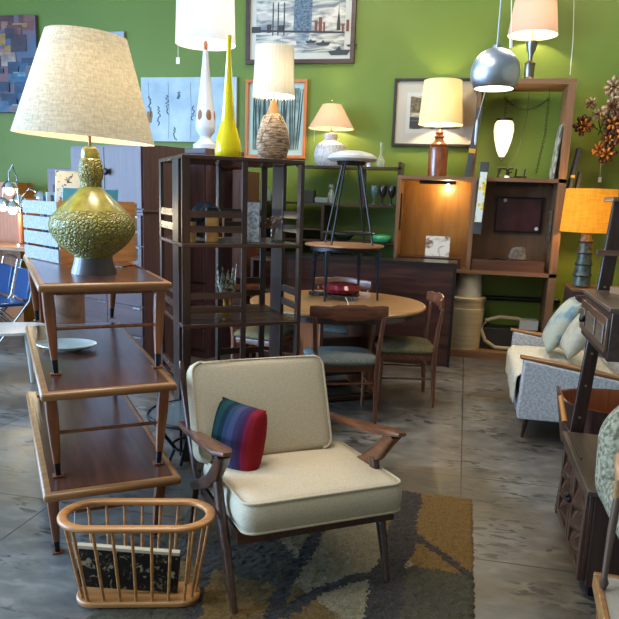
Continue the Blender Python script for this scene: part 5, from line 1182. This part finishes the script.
# ------------------------------------------------------------------ cabinets behind the stack
CR_ = R(-24)
def handle_l(mb, x, y, z): mb.b2(x-.05, x+.05, y-.012, y, z-.006, z+.006)
A0 = at(143, 210, 5.2); zs_ = A0.z; zt_ = at(157, 146.5, 5.5).z
ar = thing('tall_cabinet', 'tall two-door mahogany cabinet on a drawer base behind the stacked tables', 'cabinet', (A0.x, A0.y, 0), CR_)
W_, D_ = .95, .46
MB().b2(-W_, 0, 0, D_, 0, zs_-.02).build('drawer_base', MAHO, ar, bevel=.003)
MB().b2(-W_-.015, .015, -.015, D_, zs_-.02, zs_).build('ledge', MAHOX, ar, bevel=.003)
MB().b2(-W_, 0, 0.012, D_, zs_, zt_).build('upper_case', MAHO, ar, bevel=.003)
for x0, x1, kx in ((-W_+.01, -W_/2-.003, -W_/2-.05), (-W_/2+.003, -.01, -W_/2+.05)):
    d_ = MB().b2(x0, x1, -.006, .012, zs_+.01, zt_-.02).build('door', MAHO, ar, bevel=.002)
    MB().ball((kx, -.03, zs_+.30), .03, 14, (1, .6, 1)).build('knob', BLK, d_)
nz = 5; hz = (zs_-.12)/nz
for k in range(nz):
    z0 = .08+k*hz
    for x0, x1 in ((-W_+.012, -W_/2-.003), (-W_/2+.003, -.012)):
        d_ = MB().b2(x0, x1, -.016, 0, z0+.004, z0+hz-.004).build('drawer', MAHOX, ar, bevel=.002)
        MB().b2(x1-.11, x1-.02, -.024, -.0162, z0+hz-.02, z0+hz-.012).build('handle', CHROME, d_)
# wide wardrobe to its right, with the white lamp on it
D0 = at(206.5, 148, 5.95); wz = D0.z
wr = thing('wardrobe', 'wide mahogany wardrobe behind the divider with the tall white lamp on top', 'wardrobe', (D0.x, D0.y, 0), CR_)
W2, D2 = .98, .5
MB().b2(-W2, 0, 0, D2, 0, wz).build('case', MAHO, wr, bevel=.003); MB().b2(-W2, .0, -.012, 0, wz-.045, wz).build('cornice', MAHOX, wr, bevel=.003)
for x0, x1, kx in ((-W2+.02, -W2/2-.003, -W2/2-.04), (-W2/2+.003, -.02, -W2/2+.04)):
    d_ = MB().b2(x0, x1, -.014, 0, .72, wz-.055).build('door', MAHO, wr, bevel=.002); MB().ball((kx, -.028, 1.2), .014, 10).build('knob', BRASS, d_)
for k in range(3):
    d_ = MB().b2(-W2+.02, -.02, -.014, 0, .08+k*.21, .08+k*.21+.2).build('drawer', MAHOX, wr, bevel=.002)
    for x in (-W2*.75, -W2*.25): MB().b2(x-.05, x+.05, -.024, -.0142, .08+k*.21+.12, .08+k*.21+.13).build('handle', BRASS, d_)
# narrow brown cabinet behind the divider
E0 = at(222, 177, 6.0)
REDW = wood('reddish_door', (70, 38, 28), (98, 56, 42), 'Z', .35, .3, s=30)
E0 = Vector((D0.x+.235, 6.0, 0)); ez = at(235, 170, 6.0).z
EX1 = at(246, 260, 6.0).x
nb = thing('narrow_cabinet', 'reddish brown panelled cabinet between the wardrobe and the wall shelf', 'cabinet', (E0.x, 5.98, 0))
We = EX1-E0.x
MB().b2(0, We, 0, .4, 0, ez).build('case', REDW, nb, bevel=.003)
for z0, z1 in ((.06, .52), (.55, 1.06), (1.09, ez-.03)):
    d_ = MB().b2(.02, We-.02, -.014, 0, z0, z1).build('door', REDW, nb, bevel=.002)
    f_ = MB().b2(.06, We-.06, -.02, -.0142, z0+.05, z1-.05).build('raised_panel', REDW, d_, bevel=.008)
o = MB().lathe([(0, 0), (.05, 0), (.14, .05), (.17, .10), (.16, .10), (.05, .02), (0, .015)], n=32, close=False).build('wooden_bowl', wood('bowl_wood', (90, 58, 40), (130, 90, 64), 'X', .4, .2)); place(o, (EX1-.2, 6.16, ez+.001)); tag(o, 'wide turned wooden bowl on top of the narrow brown cabinet', 'bowl')
o = MB().b2(-.05, .05, -.05, .05, 0, .1).build('small_wood_box', plain('reddish_box', (110, 66, 44), .4), bevel=.004); place(o, (EX1-.42, 6.1, ez+.001)); tag(o, 'small reddish wooden box beside the turned bowl', 'box')
# ladder-back stack seen low through the divider
lk = thing('small_bookcase', 'low dark open bookcase seen through the right side of the divider', 'bookcase', (EX1+.06, 5.95, 0))
for x in (0, .24): MB().b2(x, x+.025, 0, .3, 0, .98).build('side_panel', WAL, lk)
for z in (.1, .38, .68, .955): MB().b2(.025, .24, 0, .3, z, z+.022).build('shelf', WALX, lk)
# tall white lamp on the wardrobe
v = rot2((-.06, .24), CR_); WLX, WLY = D0.x+v[0], D0.y+v[1]
q = at(205.5, 140, WLY); WLX = q.x
WS = shade_mat('white_drum_shade', (206, 210, 218), (238, 236, 226), .07)
t, s_ = lampset('tall white cone lamp with cut-out ovals and a white drum shade on the wardrobe', WLX, WLY, wz+.001, 146, wz+.3,
    [('ceramic_foot', WHITE, [(12.5, 146), (12.5, 141), (9, 138.5), (6, 135), (5.5, 133), (9.2, 128), (9.8, 124)]), ('ceramic_cone', WHITE, [(9.8, 124), (9.8, 118), (8.8, 108), (6.8, 92), (5, 76), (3.3, 58), (2.4, 46)]), ('wood_collar', TEAKZ, [(2, 46), (2.4, 40), (1.5, 37)])],
    (WS, 29.3, 40.5, 27.5, -16), power=.7)
oc = MB()
for k in range(6):
    a = 2*PI*(k+.2)/6; r = 7.6*s_; M = Matrix.Translation((r*math.cos(a), r*math.sin(a), vz(WLX, WLY, 114)-vz(WLX, WLY, 146))) @ Matrix.Rotation(a, 4, 'Z') @ Matrix.Diagonal((2.3*s_, 3.4*s_, 8*s_, 1)); bmesh.ops.create_uvsphere(oc.bm, u_segments=16, v_segments=10, radius=1, matrix=M)
oc.build('cut_out_ovals', plain('terracotta_inset', (150, 98, 66), .6), t)
MB().tube([(-29*s_, 0, 100*s_), (-29*s_, 0, 86*s_)], .0015, 5).build('pull_chain', TAGW, t); MB().b2(-31*s_, -27.5*s_, -.002, .002, 82*s_, 88*s_).build('price_tag', TAGW, t)
# ------------------------------------------------------------------ left background
LCY = 6.3; a, b_ = at(47, 168, LCY), at(66, 215, LCY)
lc_ = thing('slim_cabinet', 'narrow dark cabinet with a recessed handle left of the crate', 'cabinet', (a.x, LCY, 0), R(-14))
MB().b2(0, .85, 0, .45, 0, a.z).build('case', MAHO, lc_, bevel=.003); d_ = MB().b2(.04, .42, -.016, 0, .1, a.z-.05).build('door', MAHO, lc_, bevel=.002); MB().b2(.09, .13, -.024, -.0162, a.z-.36, a.z-.16).build('handle', BLK, d_)
d_ = MB().b2(.43, .81, -.016, 0, .1, a.z-.05).build('door', MAHO, lc_, bevel=.002)
# side desk with a chrome lamp of curved arms
v = at(12, 247, 6.2); dz = v.z
ds = thing('plain_desk', 'plain brown table under the many-armed chrome lamp at the far left', 'table', (v.x, 6.2, 0), R(-8))
MB().b2(-1.0, .32, 0, .55, dz-.04, dz).build('top', TEAK, ds, bevel=.004)
for x in (-.95, .25): MB().b2(x, x+.05, .03, .08, 0, dz-.04).build('leg', TEAKZ, ds); MB().b2(x, x+.05, .45, .5, 0, dz-.04).build('leg', TEAKZ, ds)
c = at(22, 246, 6.4); s_ = depth(c)/F; cl_ = thing('arm_lamp', 'chrome table lamp with five curved arms and lit globes at the far left', 'lamp', (c.x, 6.4, dz+.001))
CHR2 = plain('bright_chrome', (226, 228, 232), .15, 1)
MB().lathe([(0, 0), (5.5*s_, 0), (5.5*s_, .02), (1*s_, .03), (.8*s_, 20*s_), (0, 20*s_)], n=24, close=False).build('base', CHR2, cl_)
MB().tube([(0, 0, 3*s_), (0, 0, 32*s_)], .028, 10).build('wood_stem', TEAKZ, cl_)
LIT = plain('lit_globe', (255, 244, 220), .3, emit=(255, 232, 190), es=4)
for dx, dy, hz_, ez_ in ((-19, 0, 62, 40), (-4, -.1, 78, 56), (2, -.15, 40, 38), (20, .05, 56, 48), (-9, .12, 50, 44)):
    e = (dx*s_, dy, ez_*s_); tp_ = hz_*s_
    am = MB().tube([(0, 0, 30*s_), (dx*.1*s_, dy*.2, tp_*.85), (dx*.5*s_, dy*.6, tp_), (dx*.9*s_, dy*.95, tp_*.92), (dx*s_, dy, ez_*s_+.02)], .009, 8).build('curved_arm', CHR2, cl_)
    MB().lathe([(0, .075), (.02, .07), (.05, .045), (.075, .0), (.07, .0), (.045, .04), (0, .055)], n=24, close=False).build('metal_cup', CHR2, am).location = e
    MB().ball((e[0], e[1], e[2]-.03), .045, 16).build('lit_globe', LIT, am)
lamp_light((c.x, 6.25, dz+.32), LAMP*.7, (1, .82, .5), .12)
# orange-brown cabinet at the very edge
v = at(8, 182, 6.75); o = MB().b2(-.6, 0, 0, .3, 0, v.z).build('case', wood('orange_teak', (150, 84, 36), (184, 112, 54), 'Z', .4, .2)); place(o, (v.x, 6.9, 0)); tag(o, 'tall orange-brown wooden case at the far left edge', 'cabinet')
o.name = 'teak_case'
# drum of burl wood under the top table
v = on(72, 322, .42); o = None
bd0 = Vector((-2.95, 4.7, 0)); q = at(66, 300, 4.7); bd0.x = q.x
o = MB().lathe([(0, 0), (.125, 0), (.14, .05), (.135, .3), (.14, .85), (.13, .9), (0, .9)], n=44, close=False).build('drum_stool', noisy('brown_burl', (78, 56, 44), (122, 92, 72), (5, 5, 5), 6, .55, bump=.1, distort=2)); place(o, bd0); tag(o, 'round mottled brown drum seen between the stacked tables', 'stool')
o.scale = (1, 1, 1.12)
# white low table and blue chairs at the left edge
v = on(21, 384, 0); wt = thing('white_side_table', 'low pale grey table with tapered legs at the left edge', 'table', (v.x, v.y, 0), R(30))
WTM = plain('pale_grey_table', (176, 178, 176), .3, coat=.3)
MB().prism(stadium(.75, .5, 8), .40, .42).build('top', WTM, wt); wt.location = (v.x-.22, v.y+.1, 0)
for x, y in ((.2, -.14), (-.2, -.14), (.2, .14), (-.2, .14)): MB().sweep([(x, y, .40), (x*1.1, y*1.15, 0)], [.05, .022], [.05, .022], p=2.5).build('leg', WTM, wt)
BLV = plain('blue_vinyl', (20, 62, 110), .3, coat=.3)
for i, (px, py, lab) in enumerate(((24, 300, 'blue folding chair with a chrome frame, nearer of the two at the left edge'), (6, 300, 'blue folding chair with a chrome frame, at the very left edge of the picture'))):
    Yc = 6.0+.25*i; q = at(px, py, Yc); ch_ = thing('folding_chair', lab, 'chair', (q.x, Yc, 0), R(-35), 'blue folding chairs')
    MB().box((0, .0, .60), (.36, .03, .30), rx=R(-12)).build('backrest', BLV, ch_, bevel=.012); MB().box((0, -.2, .42), (.36, .36, .035)).build('seat', BLV, ch_, bevel=.012)
    for sx in (-1, 1):
        MB().tube([(sx*.2, .07, .82), (sx*.2, -.02, .45), (sx*.2, -.38, 0)], .011, 8).build('leg', CHR2, ch_); MB().tube([(sx*.185, -.34, .43), (sx*.185, .12, 0)], .011, 8).build('leg', CHR2, ch_)
    MB().tube([(-.2, .07, .82), (0, .085, .84), (.2, .07, .82)], .011, 8).build('top_rail', CHR2, ch_)
# glass table with a black metal base behind the armchair
v = on(168, 447, .32); gt = thing('glass_table', 'low round glass table with a black metal rim and base behind the armchair', 'table', (-1.62, 3.30, 0))
gp = on(150, 437, .38); gt.location = (-1.32, 3.28, 0)
MB().lathe([(0, .37), (.24, .37), (.24, .378), (0, .378)], n=48, close=False).build('glass_top', plain('table_glass', (180, 205, 215), .04, trans=.85, ior=1.3), gt)
MB().sweep([(.25*math.cos(2*PI*k/48), .25*math.sin(2*PI*k/48), .372) for k in range(48)], .02, .012, side=(0, 0, 1), cyclic=True, n=8).build('rim', BLK, gt)
for k in range(4):
    a = PI/4+k*PI/2; MB().tube([(.235*math.cos(a), .235*math.sin(a), .365), (.12*math.cos(a), .12*math.sin(a), .2), (.22*math.cos(a), .22*math.sin(a), .0)], .011, 8).build('leg', BLK, gt)
MB().tube([(.125*math.cos(2*PI*k/20), .125*math.sin(2*PI*k/20), .2) for k in range(20)], .008, 6, cyclic=True).build('stretcher_ring', BLK, gt)
pc = MB().tube([(-1.12, 3.05, .004), (-1.2, 3.0, .004), (-1.22, 2.85, .004), (-1.12, 2.72, .004), (-1.05, 2.74, .004), (-.95, 2.95, .004)], .0045, 6).build('power_cord', BLK); tag(pc, 'black power cord on the floor behind the armchair', 'cord')
